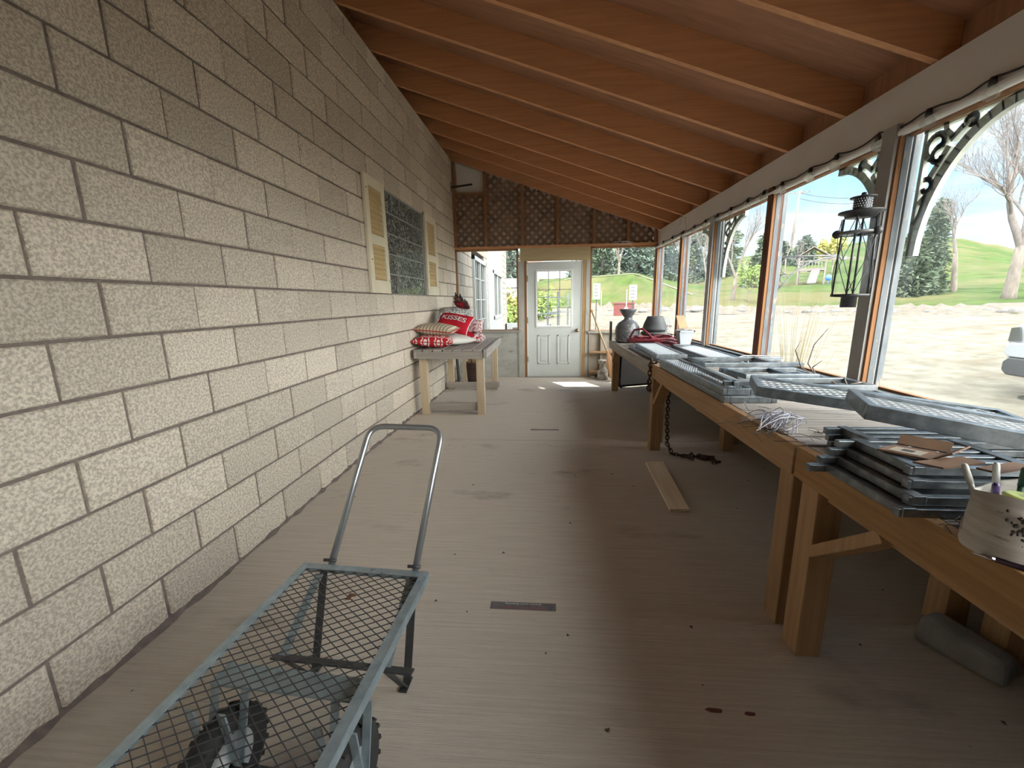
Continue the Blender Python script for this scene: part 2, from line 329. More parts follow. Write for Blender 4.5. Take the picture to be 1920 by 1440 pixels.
# lattice (strips clipped to the sloping bay) and the taupe boards behind it
def clip_poly(seg, poly):
    """clip line segment (p0,p1) to convex polygon, 2-D"""
    (x0, y0), (x1, y1) = seg; t0, t1 = 0, 1; dx, dy = x1-x0, y1-y0; n = len(poly)
    for i in range(n):
        ax, ay = poly[i]; bx, by = poly[(i+1) % n]; nx, ny = -(by-ay), bx-ax
        num = nx*(x0-ax)+ny*(y0-ay); den = nx*dx+ny*dy
        if abs(den) < 1e-12:
            if num < 0: return None
            continue
        tt = -num/den
        if den > 0: t0 = max(t0, tt)
        else: t1 = min(t1, tt)
    return None if t0 >= t1 else ((x0+dx*t0, y0+dy*t0), (x0+dx*t1, y0+dy*t1))
def lattice(mb, poly, to3, pitch, wdt, th, nrm, ang=45):
    xs = [p[0] for p in poly]; ys = [p[1] for p in poly]; cx, cy = min(xs), min(ys); R = hypot(max(xs)-cx, max(ys)-cy)+.1
    for sgn, off in ((1, 0), (-1, th)):
        dx, dy = cos(radians(ang)), sgn*sin(radians(ang)); nx, ny = -dy, dx; k = -int(2*R/pitch)
        while k*pitch < 2*R:
            ox, oy = cx+nx*k*pitch, cy+ny*k*pitch; k += 1
            s = clip_poly(((ox-dx*2*R, oy-dy*2*R), (ox+dx*2*R, oy+dy*2*R)), poly)
            if s and hypot(s[1][0]-s[0][0], s[1][1]-s[0][1]) > .02:
                mb.beam(to3(*s[0], off), to3(*s[1], off), wdt, th, up=nrm)
M_latt = mat('weathered_lattice', (.30, .19, .115), .8, (.19, .115, .07), (12, 12, 12), attr=.25)
edges = [-1.43, -.96, -.91, -.35, -.30, .23, .275, .825, .87, 1.38, 1.42, 1.83]
for i in range(0, 12, 2):
    x0, x1 = edges[i], edges[i+1]; top0 = rz(x0) if i else 3.05; top1 = rz(x1) if i else 3.05
    mb = MB(); lattice(mb, [(x0, 2.235), (x1, 2.235), (x1, top1), (x0, top0)], lambda u, v, o: (u, YF+.02+o, v), .096, .042, .007, (0, 1, 0))
    mb.build('lattice', M_latt, wb)
mb = MB(); mb.prism([(-1.46, YF+.055, 2.2), (1.9, YF+.055, 2.2), (1.9, YF+.055, rz(1.9)+.15), (-1.46, YF+.055, rz(-1.46)+.15)], (0, .02, 0))
mb.build('back_boards', mat('taupe_boards', (.88, .82, .78), .85, (.74, .67, .62), (6, 6, 30)), wb)
# door header and posts beside the door
mb = MB(); mb.box(-.37, .80, YF-.02, YF+.05, 1.985, 2.225); mb.build('header_board', wood('ochre_header', (.52, .42, .24), (.42, .33, .18), 'x'), wb)
M_gtrim = mat('grey_green_trim', (.47, .47, .42), .75, (.38, .38, .33), (14, 14, 4), dirt=((.28, .25, .2), (20, 20, 6), .62, .72))
mb = MB(); mb.box(-.405, -.305, YF-.015, YF+.06, 0, 1.985); mb.build('side_board', M_gtrim, wb)
mb = MB(); mb.box(.735, .80, YF-.015, YF+.06, 0, 1.985); mb.build('side_board', M_gtrim, wb)
# ---- door
M_jamb = wood('rusty_brown_jamb', (.30, .145, .06), (.22, .10, .045), 'z')
M_jamb2 = wood('light_brown_jamb', (.52, .33, .15), (.40, .24, .10), 'z')
mb = MB(); mb.box(-.305, -.265, YF-.01, YF+.06, 0, 1.985); d1 = struct('door_1', mb, M_jamb)
mb = MB(); mb.box(.68, .735, YF-.01, YF+.06, 0, 1.985); mb.build('jamb', M_jamb2, d1)
M_door = mat('white_door_paint', (.66, .70, .68), .45, (.60, .64, .62), (2, 2, 2))
mb = MB(); mb.box(-.265, -.25, YF-.005, YF+.06, 0, 1.985); mb.box(.665, .68, YF-.005, YF+.06, 0, 1.985); mb.box(-.265, .68, YF-.005, YF+.06, 1.95, 1.97); mb.build('door_frame', M_pw, d1)
gx0, gx1, gz0, gz1 = -.085, .485, .905, 1.815
mb = MB(); yd0, yd1 = YF+.005, YF+.05
mb.box(-.248, gx0, yd0, yd1, .012, 1.948); mb.box(gx1, .664, yd0, yd1, .012, 1.948); mb.box(gx0, gx1, yd0, yd1, gz1, 1.948)
mb.box(gx0, gx1, yd0, yd1, .012, gz0); mb.build('door_leaf', M_door, d1)
mb = MB(); q = .03
for a in ((gx0-q, gx0, gz0-q, gz1+q), (gx1, gx1+q, gz0-q, gz1+q), (gx0, gx1, gz1, gz1+q), (gx0, gx1, gz0-q, gz0)): mb.box(a[0], a[1], yd0-.014, yd0+.004, a[2], a[3])
mb.build('glass_trim', M_pw, d1, bevel=.003)
mb = MB(); mb.box(gx0, gx1, YF+.025, YF+.031, gz0, gz1); gp = mb.build('pane', M_glass2, d1)
mb = MB()
for k in (1, 2): x = gx0+(gx1-gx0)*k/3; mb.box(x-.006, x+.006, YF+.016, YF+.024, gz0, gz1)
for k in (1, 2): z = gz0+(gz1-gz0)*k/3; mb.box(gx0, gx1, YF+.016, YF+.024, z-.006, z+.006)
mb.build('muntin', mat('grey_muntin', (.34, .37, .38), .5), d1)
for px0, px1 in ((-.085, .13), (.255, .47)):   # raised panels
    mb = MB(); pz0, pz1 = .235, .75; ww = .028
    for a in ((px0, px0+ww, pz0, pz1), (px1-ww, px1, pz0, pz1), (px0, px1, pz0, pz0+ww), (px0, px1, pz1-ww, pz1)): mb.box(a[0], a[1], yd0-.008, yd0+.002, a[2], a[3])
    mb.box(px0+.055, px1-.055, yd0-.006, yd0+.002, pz0+.055, pz1-.055); mb.build('raised_panel', M_door, d1, bevel=.004)
mb = MB(); rot = Matrix.Rotation(radians(90), 3, 'X')
mb.lathe([(.0, 0), (.032, 0), (.032, .006), (.012, .01), (.012, .035), (.026, .042), (.03, .055), (.024, .068), (0, .072)], (.60, yd0, .82), 20, ax=rot)
mb.build('door_handle', mat('worn_brass_knob', (.32, .26, .17), .3, metal=.9), d1)
for z in (.32, 1.0, 1.7):
    mb = MB(); mb.box(-.268, -.245, YF-.012, YF+.004, z-.05, z+.05); mb.build('hinge', mat('brass_hinge', (.42, .36, .22), .4, metal=.8), d1)
mb = MB(); mb.box(-.265, .68, YF-.03, YF+.07, 0, .012); mb.build('threshold', mat('aluminium_sill', (.4, .4, .4), .4, metal=.8), d1)
# ---- far wall windows
def winframe(name, x0, x1, z0, z1):
    f = MB(); w_ = .028; y0, y1 = YF-.01, YF+.05
    f.box(x0, x0+w_, y0, y1, z0, z1); f.box(x1-w_, x1, y0, y1, z0, z1); f.box(x0, x1, y0, y1, z1-w_, z1); f.box(x0, x1, y0, y1, z0, z0+.012)
    o = struct(name, f, M_bare); g = MB(); g.box(x0+.01, x1-.01, YF+.045, YF+.05, z0, z1-.01); g.build('pane', M_glass2, o); return o
winframe('window_2', -1.475, -.405, .835, 2.195); winframe('window_3', .80, 1.885, .81, 2.195)
# ---- right side: low wall, posts, mullions, windows
mb = MB(); mb.box(1.93, 1.97, YN, YF+.05, 0, .79); wr = struct('wall_right', mb, M_green)
mb = MB()
for y in [YN+1.25+.6*k for k in range(13)]: mb.box(1.89, 1.93, y, y+.04, 0, .76)
mb.build('stud', M_bare, wr); mb = MB(); mb.box(1.86, 1.99, YN+1.2, YF, .765, .80); mb.build('sill', M_trimw, wr)
mb = MB(); mb.box(-2.0, 2.0, YN-.06, YN, 0, 4.0); struct('wall_near', mb, mat('brown_board_wall', (.13, .085, .06), .85, (.10, .065, .045), (3, 3, 30)))
posts = [(.10, .19, 1), (2.48, 2.57, 1), (4.79, 4.88, 1)]; mulls = [(-.98, -.92, 0), (1.35, 1.41, 0), (3.66, 3.73, 0), (5.84, 5.90, 0), (7.03, 7.09, 0)]
allp = sorted(posts+mulls)
for i, (a, b, big) in enumerate(allp):
    mb = MB()
    if big: mb.box(1.85, 1.94, a, b, 0 if True else .8, 2.2); o = struct('trim_%d' % (i+1), mb, M_post)
    else: mb.box(1.86, 1.95, a, b, .80, 2.2); o = struct('trim_%d' % (i+1), mb, M_darkst)
    mb = MB(); mb.box(1.866, 1.890, a-.014, a, .80, 2.17); mb.box(1.90, 1.925, b, b+.03, .80, 2.19); mb.build('stop', M_jamb, o)
    mb = MB(); mb.box(1.890, 1.922, a-.018, a, .80, 2.17); mb.box(1.95, 1.98, a-.004, b+.012, .76, 2.2); mb.build('outer_trim', M_trimw, o)
edgesY = [YN]+[v for a, b, g in allp for v in (a, b)]
nwin = 4
for k in range(0, len(edgesY)-1, 2):
    y0, y1 = edgesY[k], edgesY[k+1]
    f = MB(); f.box(1.90, 1.94, y0, y1, 2.135, 2.17); f.box(1.91, 1.94, y0, y1, .80, .815)
    o = struct('window_%d' % nwin if nwin < 7 else 'window_%d' % (nwin+1), f, M_barey); nwin += 1
    g = MB(); g.box(1.930, 1.935, y0, y1, .81, 2.14); g.build('pane', M_glass, o)
# ---- roof: beam, rafters, sheathing
mb = MB(); mb.box(1.88, 1.97, YN, YF, 2.175, 2.412); bm = struct('trim_9', mb, mat('beam_paint', (.66, .63, .59), .6, (.60, .57, .53), (1, 2, 3)))
mb = MB(); mb.tube([(1.875, YN, 2.155), (1.875, YF, 2.155)], .019, 10); mb.build('white_rail', M_pw, bm)
mb = MB(); X0, X1 = -2.1, 2.04
mb.hexa([(X0, YN-.1, rz(X0)+.19), (X1, YN-.1, rz(X1)+.19), (X1, YF+.55, rz(X1)+.19), (X0, YF+.55, rz(X0)+.19), (X0, YN-.1, rz(X0)+.25), (X1, YN-.1, rz(X1)+.25), (X1, YF+.55, rz(X1)+.25), (X0, YF+.55, rz(X0)+.25)])
ce = struct('ceiling', mb, M_sheath)
ry = [7.03, 6.44, 5.92, 5.36, 4.76, 4.16, 3.56, 2.96, 2.36]+[2.36-.6*k for k in range(1, 8)]
for y in ry:
    mb = MB(); x0, x1 = -1.95, 1.97; w2 = .019
    mb.hexa([(x0, y-w2, rz(x0)), (x1, y-w2, rz(x1)), (x1, y+w2, rz(x1)), (x0, y+w2, rz(x0)), (x0, y-w2, rz(x0)+.19), (x1, y-w2, rz(x1)+.19), (x1, y+w2, rz(x1)+.19), (x0, y+w2, rz(x0)+.19)])
    mb.build('rafter', M_raft, ce)
mb = MB(); mb.box(1.975, 1.995, YN, YF, 2.38, 2.60); mb.box(-2.04, -1.99, YN, YF, 3.55, 4.0); mb.build('blocking', M_sheath, ce)
# lattice strip between wall top and roof
yy = sorted(ry)
for i in range(len(yy)-1):
    if yy[i+1] < 2.3: continue
    mb = MB(); a, b = yy[i]+.019, yy[i+1]-.019
    lattice(mb, [(a, 3.58), (b, 3.58), (b, 3.93), (a, 3.93)], lambda u, v, o: (-1.70+o, u, v), 
            .05, .02, .004, (1, 0, 0))
    mb.build('gap_lattice', M_jamb, ce)
mb = MB(); mb.box(-1.90, -1.60, YN, 3, 3.565, 3.595); mb.box(-1.90, -1.60, 3, YF+.05, 3.565, 3.595); bend(mb).build('wall_cap', M_block, wl)
#EXT
# ================================================================ OUTSIDE
def interp(tb, x):
    if x <= tb[0][0]: return tb[0][1]
    for (a, u), (b, v) in zip(tb, tb[1:]):
        if x <= b: s = (x-a)/(b-a); s = s*s*(3-2*s); return u+(v-u)*s
    return tb[-1][1]
EDGE = [(-60, 40), (-12, 36), (-4, 34), (7, 29), (15, 25), (25, 21.5), (35, 20.5), (60, 20), (120, 22)]
EDZ = [(-60, -.1), (-12, -.1), (-4, .15), (7, .60), (15, .60), (25, .62), (60, .70)]
SKY = [(-60, .05), (-8, .055), (7, .050), (15, .050), (18, .0521), (21.6, .0662), (25, .0844), (28.3, .0967), (31, .0950), (33, .092), (37.9, .1004), (39.5, .0985), (42.3, .0881), (44.4, .0752), (46.3, .0623), (60, .03), (90, .02)]
def terr(x, y):
    r = hypot(x, y); th = degrees(atan2(x, y)); re = interp(EDGE, th); ez = interp(EDZ, th); sk = interp(SKY, th)
    if r < 8: return -.12
    if r < re: s = (r-8)/(re-8); return -.12+(ez+.12)*s
    zs = 1.324+sk*105
    z1 = ez+.75 if th > 20 else ez+.75+1.9*max(0, min(1, (20-th)/8))*(th > -2)
    pts = [(re, ez), (re+1.4, ez+.22), (re+7, z1), (re+20, z1+.9), (105, zs), (150, zs*.6)]
    for (a, u), (b, v) in zip(pts, pts[1:]):
        if r <= b: return u+(v-u)*(r-a)/(b-a)
    return zs*.6
M_grav = mat('sunlit_gravel', (.135, .125, .10), .95, (.085, .077, .06), (3, 3, 3), 9, .35, .65, .02, (14, 14, 14), dirt=((.082, .067, .047), (.35, .9, 1), .56, .72), spec=.1)
M_grass = mat('spring_grass', (.045, .072, .013), .95, (.024, .042, .010), (1.1, 1.1, 1.1), 9, .35, .65, .05, (9, 9, 9), dirt=((.075, .07, .03), (.13, .13, .3), .42, .60), spec=.1)
def polar(name, r_list_fn, ths, m):
    vs = []; fs = []; nr = None
    for th in ths:
        rl = r_list_fn(th); nr = len(rl)
        for r in rl:
            x, y = r*sin(radians(th)), r*cos(radians(th)); vs.append((x, y, terr(x, y)+(random.uniform(-.04, .04) if r > 12 and m is M_grass else 0)))
    for i in range(len(ths)-1):
        for k in range(nr-1): a = i*nr+k; fs.append((a, a+1, a+nr+1, a+nr))
    b = MB(); b.add(vs, [f[::-1] for f in fs], .5, True); return struct(name, b, m)
ths = [-16+.75*i for i in range(0, 160)]
polar('lawn', lambda th: [interp(EDGE, th)-.15+q for q in (0, .6, 1.5, 2.5, 3.6, 5, 7, 9, 12, 16, 20, 27, 34)]+[60, 66, 72, 80, 88, 96, 104, 112, 130, 160], ths, M_grass)
def lot(th):
    return [2+6*i/3 for i in range(4)]+[8+(interp(EDGE, th)+.2-8)*i/10 for i in range(1, 11)]
b = MB(); vs = []; fs = []; tl = [5*i-180 for i in range(73)]
for th in tl:
    for r in lot(th): x, y = r*sin(radians(th)), r*cos(radians(th)); vs.append((x, y, terr(x, y) if th > -30 and th < 125 else -.12))
nr = 14
for i in range(72):
    for k in range(nr-1): a = i*nr+k; fs.append((a, a+nr, a+nr+1, a+1))
b.add(vs, fs, .5, True); b.box(-9, 9, -9, 9, -.30, -.14) ; struct('ground', b, M_grav)
def pol(th, r, dz=0): x, y = r*sin(radians(th)), r*cos(radians(th)); return (x, y, terr(x, y)+dz)
# path seen as a pale line above the bank
b = MB(); vs = []; fs = []
for i in range(40):
    th = 3+.42*i; re = interp(EDGE, th)
    for q in (7.2, 7.9): p = pol(th, re+q, .05); vs.append(p)
for i in range(39): fs.append((2*i, 2*i+2, 2*i+3, 2*i+1))
b.add(vs, fs, .5); struct('path', b, mat('pale_road', (.30, .285, .26), .9, (.25, .24, .22), (2, 2, 2)))
b = MB(); vs = []; fs = []
for i in range(150):
    th = -3+.42*i; re = interp(EDGE, th)
    for q in (-.5+random.uniform(-.25, .2), .3, 1.0, 1.75+random.uniform(-.5, .5)): vs.append(pol(th, re+q, .01 if q < 0 else .03+.05*random.random()))
for i in range(149):
    for k in range(3): a = 4*i+k; fs.append((a, a+4, a+5, a+1))
b.add(vs, fs, .5); tag(struct('leaf_litter', b, mat('brown_leaf_litter', (.10, .082, .062), .95, (.055, .045, .032), (5, 5, 5), 8, bump=.05, bscale=(7, 7, 7))), kind='structure')
# boulders along the lot edge
M_rock = mat('pale_boulder', (.125, .12, .11), .9, (.07, .065, .06), (3, 3, 3), 6, bump=.05, bscale=(6, 6, 6))
rocks = []
for v in range(4):
    b = MB(); b.ball((0, 0, 0), .5, 9, 6, (1, .7, .42), .16); rocks.append(b)
rockme = []
GR = 'boulders along the far edge of the gravel lot'
k = 0; th = 2
while th < 52:
    re = interp(EDGE, th); s = random.uniform(.45, 1.25)*(re/24); p = pol(th, re+random.uniform(-.1, .6), .02)
    if k < 4:
        o = rocks[k].build('boulder', M_rock); rockme.append(o); tag(o, 'pale flat boulder in the row between gravel lot and grass bank', 'boulder', GR)
    else: o = dup(rockme[k % 4], p)
    o.location = p; o.scale = (s, s, s*random.uniform(.5, 1)); o.rotation_euler = (0, 0, random.uniform(0, 3)); k += 1; th += degrees(s/re)*random.uniform(.7, 1.7)
# ---- trees
def branch(mb, p, d, L, r, lv, maxlv, spread, nch, grav=.0, sides=5, twig=.004, wander=.18, leafpts=None):
    n = 4 if lv < 2 else 3; pts = [p]; rs = [r]; dd = Vector(d)
    for i in range(n):
        dd = (dd+Vector((random.uniform(-1, 1), random.uniform(-1, 1), random.uniform(-1, 1)))*wander+Vector((0, 0, grav))).normalized()
        pts.append(pts[-1]+dd*L/n); rs.append(r+(r*.55-r)*(i+1)/n)
    if lv == maxlv: rs[-1] = twig
    mb.tube(pts, rs, sides if lv < 2 else 3, cap=False, rnd=.5)
    if leafpts is not None and lv >= maxlv-1: leafpts += pts[1:]
    if lv >= maxlv: return
    for c in range(nch[lv]):
        f = random.uniform(.35, 1) if c else 1; i = min(int(f*n), n-1); q = pts[i].lerp(pts[i+1], f*n-i if f < 1 else 1)
        ax = Vector((random.uniform(-1, 1), random.uniform(-1, 1), random.uniform(-.3, 1))).normalized()
        nd = (dd+ax*spread*random.uniform(.6, 1.3)).normalized()
        branch(mb, q, nd, L*random.uniform(.58, .8), rs[min(i+1, n)]*.72, lv+1, maxlv, spread, nch, grav, sides, twig, wander, leafpts)
M_bark = mat('grey_brown_bark', (.15, .125, .105), .95, (.09, .075, .06), (9, 9, 3), bump=.02)
M_twig = mat('pale_twigs', (.15, .13, .12), .95, (.10, .085, .075), (9, 9, 3))
def leaves(mb, pts, n, size, spr):
    for _ in range(n):
        c = random.choice(pts)+Vector([random.gauss(0, spr) for _ in range(3)])
        a = Vector([random.uniform(-1, 1) for _ in range(3)]).normalized(); b_ = a.cross(Vector([random.uniform(-1, 1) for _ in range(3)])).normalized(); s = size*random.uniform(.6, 1.3)
        mb.add([c-a*s, c+b_*s*.6, c+a*s, c-b_*s*.6], [(0, 1, 2, 3)])
def bare_tree(base, H, r, label, seed, spread=.75, nch=(4, 4, 4, 3, 2), lean=(0, 0), trunk=.3, fork=1, leafm=None, nleaf=0, group=None, maxlv=5, lsize=.09, sides=7):
    random.seed(seed); o = thing('bare_tree' if not leafm else 'young_leafy_tree', base, label, 'tree', group)
    t_ = MB(); br = MB(); lp = []; bs = Vector(base); d = Vector((lean[0], lean[1], 1)).normalized(); top = bs+d*H*trunk
    t_.tube([bs-Vector((0, 0, .25)), bs+d*H*trunk*.12, bs+d*H*trunk*.55, top], [r*1.25, r*1.02, r*.85, r*.7], 10, rnd=.5)
    t_.build('trunk', M_bark, o)
    for k in range(fork):
        a = 2*pi*k/fork+random.uniform(0, 1); dd = (d+Vector((cos(a), sin(a), 0))*(.33 if fork > 1 else 0)).normalized()
        branch(br, top-d*.05, dd, H*(1-trunk)*.42, r*.66, 0, maxlv, spread, nch, .05, sides, .006, .16, lp)
    br.build('branches', M_twig if not leafm else M_bark, o)
    if leafm: lf = MB(); leaves(lf, lp, nleaf, lsize, .14); lf.build('foliage', leafm, o, kind='stuff')
    return o
bare_tree(pol(46.0, 24.5), 7.0, .19, 'tall bare tree with a thick grey trunk nearest the white vehicle', 5, .7, (5, 5, 5, 4, 3), (.02, 0), .27, 3)
bare_tree(pol(42.6, 27.5), 5.0, .11, 'slender bare tree left of the thick-trunked one beyond the lot', 11, .6, (5, 5, 4, 3, 1), (-.12, .02), .34, 1)
bare_tree(pol(53, 23), 7.5, .22, 'bare spreading tree at the far right edge of the lawn', 14, .6, (4, 4, 4, 3, 2), (-.1, 0), .3, 2)
# conifers
M_need = mat('grey_green_needles', (.065, .09, .05), .9, (.04, .06, .033), (3, 3, 3))
M_need2 = mat('blue_green_needles', (.07, .10, .075), .9, (.045, .065, .05), (3, 3, 3))
def conifer(name, base, H, R, label, seed, n=2600, m=None, lean=0, droop=.35, low=.03, power=.8, group=None, size=.1):
    random.seed(seed); o = thing(name, base, label, 'tree', group); t_ = MB(); bs = Vector(base)
    t_.tube([bs-Vector((0, 0, .2)), bs+Vector((lean*H*.5, 0, H*.5)), bs+Vector((lean*H, 0, H))], [R*.06+.05, R*.04+.03, .01], 6, rnd=.5); t_.build('trunk', M_bark, o)
    f = MB(); nb = int(n/22)
    for _ in range(nb):
        h_ = low+(1-low)*random.random()**1.25; rr = R*(1-h_)**power*random.uniform(.75, 1.12)+.05; a = random.uniform(0, 2*pi)
        p0 = bs+Vector((lean*H*h_, 0, H*h_)); dr = Vector((cos(a), sin(a), 0))
        for k in range(22):
            s = random.uniform(.15, 1); c = p0+dr*rr*s+Vector((0, 0, -droop*rr*s*s))+Vector([random.gauss(0, .05+.03*R) for _ in range(3)])
            t1 = (dr+Vector([random.gauss(0, .5) for _ in range(3)])).normalized(); sd = t1.cross(Vector([random.uniform(-1, 1) for _ in range(3)])).normalized(); z = size*random.uniform(.7, 1.5)
            f.add([c-t1*z, c+sd*z*.35, c+t1*z, c-sd*z*.35], [(0, 1, 2, 3)])
    f.build('foliage', m or M_need, o, kind='stuff'); return o
conifer('spruce_tree', pol(39.2, 27), 2.5, 1.6, 'broad low grey-green spruce on the lawn right of the lantern', 21, 9000, power=.75, low=.0, size=.13)
conifer('weeping_spruce', pol(40.4, 30), 4.3, .95, 'narrow leaning weeping spruce standing behind the broad spruce', 22, 5000, lean=.07, power=.45, droop=1.4, low=.16, size=.11)
# left panes
bare_tree(pol(23.9, 27), 5.6, .12, 'tall bare tree with dark twin trunks behind the slim mullion', 31, .5, (4, 4, 4, 3, 1), (.05, 0), .22, 2)
bare_tree(pol(25.6, 25.5), 2.0, .035, 'small green leafing tree on the lawn', 33, .7, (4, 4, 3, 2), (0, 0), .2, 3, leafm=mat('yellow_green_leaves', (.17, .24, .05), .8, (.12, .19, .035), (2, 2, 2)), nleaf=900, maxlv=3, lsize=.07)
conifer('fir_tree', pol(26.8, 40), 4.2, 1.6, 'dark rounded fir high on the slope behind the small green tree', 35, 3600, power=.7, size=.22)
conifer('fir_tree', pol(30.6, 60), 3.2, 1.9, 'round bushy evergreen on the slope above the playhouse', 36, 2400, M_need2, power=.5, size=.25)
conifer('fir_tree', pol(28.4, 62), 2.8, 1.6, 'smaller evergreen left of the one above the playhouse', 37, 2000, M_need2, power=.5, size=.25)
bare_tree(pol(33.2, 50), 3.4, .07, 'yellow-green leafing tree behind the lantern glass', 38, .8, (4, 4, 3, 2), (0, 0), .2, 2, leafm=mat('yellow_leaves', (.30, .27, .06), .8, (.2, .21, .05), (2, 2, 2)), nleaf=1500, maxlv=3, lsize=.16)
bare_tree(pol(30.3, 43), 3.8, .09, 'thin bare tree beside the playhouse', 39, .8, (4, 4, 3, 2), (-.05, 0), .25, 2, maxlv=4)
bare_tree(pol(28.9, 47), 5.5, .08, 'tall feathery bare tree seen behind the iron hook', 40, .5, (4, 4, 4, 2), (0, 0), .3, 1, maxlv=4)
bare_tree(pol(20.8, 33), 5.6, .10, 'bare tree in the second pane from the far corner', 41, .7, (5, 4, 4, 3, 1), (0, 0), .25, 2)
bare_tree(pol(17.8, 37), 5.6, .09, 'bare tree in the pane nearest the far corner', 42, .7, (5, 4, 4, 3), (0, 0), .25, 2, maxlv=4)
for i, (th, r, H, R, lab) in enumerate([(8.0, 46, 5.6, 3.0, 'dark evergreen left in the view through the right far window'), (12.3, 47, 5.4, 3.0, 'dark evergreen right of centre in the view through the right far window'),
        (14.4, 52, 7.0, 3.2, 'blue-green evergreen at the right end of the row above the road'), (6.6, 50, 6.8, 3, 'evergreen hidden partly behind the door in the row above the road'),
        (16.8, 52, 6.6, 3.0, 'evergreen in the corner pane above the road'), (19.4, 56, 7.0, 3.2, 'evergreen on the slope seen through the second pane'), (22.6, 58, 6.8, 3, 'evergreen on the slope left of the twin-trunk tree'),
        (-4.2, 48, 6.0, 3.2, 'grey-green tree behind the grey roofed shed')]):
    conifer('evergreen_tree', pol(th, r), H, R, lab, 50+i, 3600, M_need2 if i % 2 else M_need, power=.45, size=.24, group='evergreens above the road')
bare_tree(pol(10.2, 40), 5.6, .12, 'light green leafing tree between the two dark evergreens', 61, .8, (4, 4, 3, 2), (0, 0), .2, 3, leafm=MATS['yellow_green_leaves'], nleaf=1800, maxlv=3, lsize=.13)
# shrubs in the yard beyond the left far window
M_shrub = mat('yellow_green_shrub', (.22, .21, .06), .9, (.13, .15, .035), (3, 3, 3))
for i, (th, r, s, lab) in enumerate([(-4.9, 24, 1.15, 'large yellow-green shrub left of the door beyond the yard'), (-3.6, 25, 1.3, 'yellow shrub nearest the door frame beyond the yard'), (-2.6, 26, 1.1, 'rounded shrub seen through the door glass'), (-.5, 27, 1.4, 'wide shrub seen at the middle of the door glass'), (-6.0, 22, .8, 'low shrub beside the end of the building')]):
    random.seed(70+i); f = MB(); p = Vector(pol(th, r)); pts = [p+Vector((random.gauss(0, s*.42), random.gauss(0, s*.42), abs(random.gauss(s*.55, s*.35)))) for _ in range(200)]
    leaves(f, pts, 1500, .11, .12); o = thing('shrub', tuple(p), lab, 'shrub', 'shrubs beyond the yard')
    f.build('foliage', M_shrub if i < 3 else MATS['yellow_green_leaves'], o, kind='stuff'); st = MB()
    for k in range(6): a = random.uniform(0, 6.28); st.tube([p+Vector((0, 0, -.05)), p+Vector((cos(a)*s*.3, sin(a)*s*.3, s*.7))], .02, 4)
    st.build('stems', M_bark, o)
# ---- utility poles
M_pole = mat('weathered_pole', (.13, .105, .09), .9, (.09, .07, .06), (5, 5, 2))
def upole(base, H, label, yaw):
    o = thing('utility_pole', base, label, 'pole'); b = Vector(base); q = MB(); q.tube([b-Vector((0, 0, .3)), b+Vector((H*.05, 0, H))], [.17, .11], 8); q.build('pole', M_pole, o)
    t_ = b+Vector((H*.05*.96, 0, H*.96)); c = Vector((cos(yaw), sin(yaw), 0)); q = MB(); q.beam(t_-c*1.3, t_+c*1.3, .1, .12); q.build('crossarm', M_pole, o)
    for s in (-1.2, -.6, .6, 1.2): q = MB(); q.lathe([(0, 0), (.05, 0), (.06, .08), (.03, .16), (0, .18)], t_+c*s+Vector((0, 0, .06)), 8); q.build('insulator', M_black, o)
    return t_
tp1 = upole(pol(39.2, 86), 8.6, 'wooden utility pole with crossarm on the hill crest', -.6)
tp2 = upole(pol(29.2, 80), 9.5, 'thin utility pole behind the iron hook', -.4)
for dz in (0, -.8):
    q = MB(); a, c = tp2+Vector((0, 0, dz)), tp1+Vector((0, 0, dz)); q.tube([a.lerp(c, i/12)+Vector((0, 0, -1.4*(1-(2*i/12-1)**2))) for i in range(13)], .035, 4)
    tag(q.build('power_line', M_black), 'dark power line sagging between the two poles, %s one' % ('upper' if dz == 0 else 'lower'), 'wire', 'power lines')
# ---- playhouse
M_pl = mat('grey_playset_wood', (.16, .145, .13), .85, (.11, .095, .085), (6, 6, 3)); pb = Vector(pol(31.4, 41)); o = thing('playhouse', tuple(pb), 'grey wooden play tower with gable roof, ramp and rails', 'playhouse')
fw = Vector((sin(radians(31.4)), cos(radians(31.4)), 0)); sx = Vector((cos(radians(31.4)), -sin(radians(31.4)), 0)); U = Vector((0, 0, 1))
for a in (-.85, .85):
    for c in (-.7, .7): q = MB(); p = pb+sx*a+fw*c; q.beam(p-U*.05, p+U*2.05, .12, .12, up=tuple(sx)); q.build('post', M_pl, o)
q = MB(); q.prism([pb+sx*-.9-fw*.75+U*1.0, pb+sx*.9-fw*.75+U*1.0, pb+sx*.9+fw*.75+U*1.0, pb+sx*-.9+fw*.75+U*1.0], (0, 0, .1)); q.build('platform', M_pl, o)
q = MB()
for k in range(9): p = pb+sx*(-.8+.2*k)-fw*.72; q.beam(p+U*1.1, p+U*1.72, .06, .04, up=tuple(sx))
q.beam(pb-sx*.9-fw*.72+U*1.74, pb+sx*.9-fw*.72+U*1.74, .06, .08); q.beam(pb-sx*.9-fw*.72+U*1.15, pb+sx*.9-fw*.72+U*1.15, .06, .08); q.build('railing', M_pl, o)
q = MB()
for s in (-1, 1): q.prism([pb-fw*.9+U*2.75, pb+fw*.9+U*2.75, pb+fw*.9+sx*s*1.15+U*1.98, pb-fw*.9+sx*s*1.15+U*1.98], (0, 0, .06))
q.build('gable_roof', mat('brown_play_roof', (.14, .12, .105), .8), o)
q = MB(); q.prism([pb+sx*.0-fw*.75+U*1.05, pb+sx*.55-fw*.75+U*1.05, pb+sx*.35-fw*1.7, pb-sx*.2-fw*1.7], (0, 0, .06)); q.build('ramp', mat('dark_ramp', (.09, .08, .08), .7), o)
q = MB()
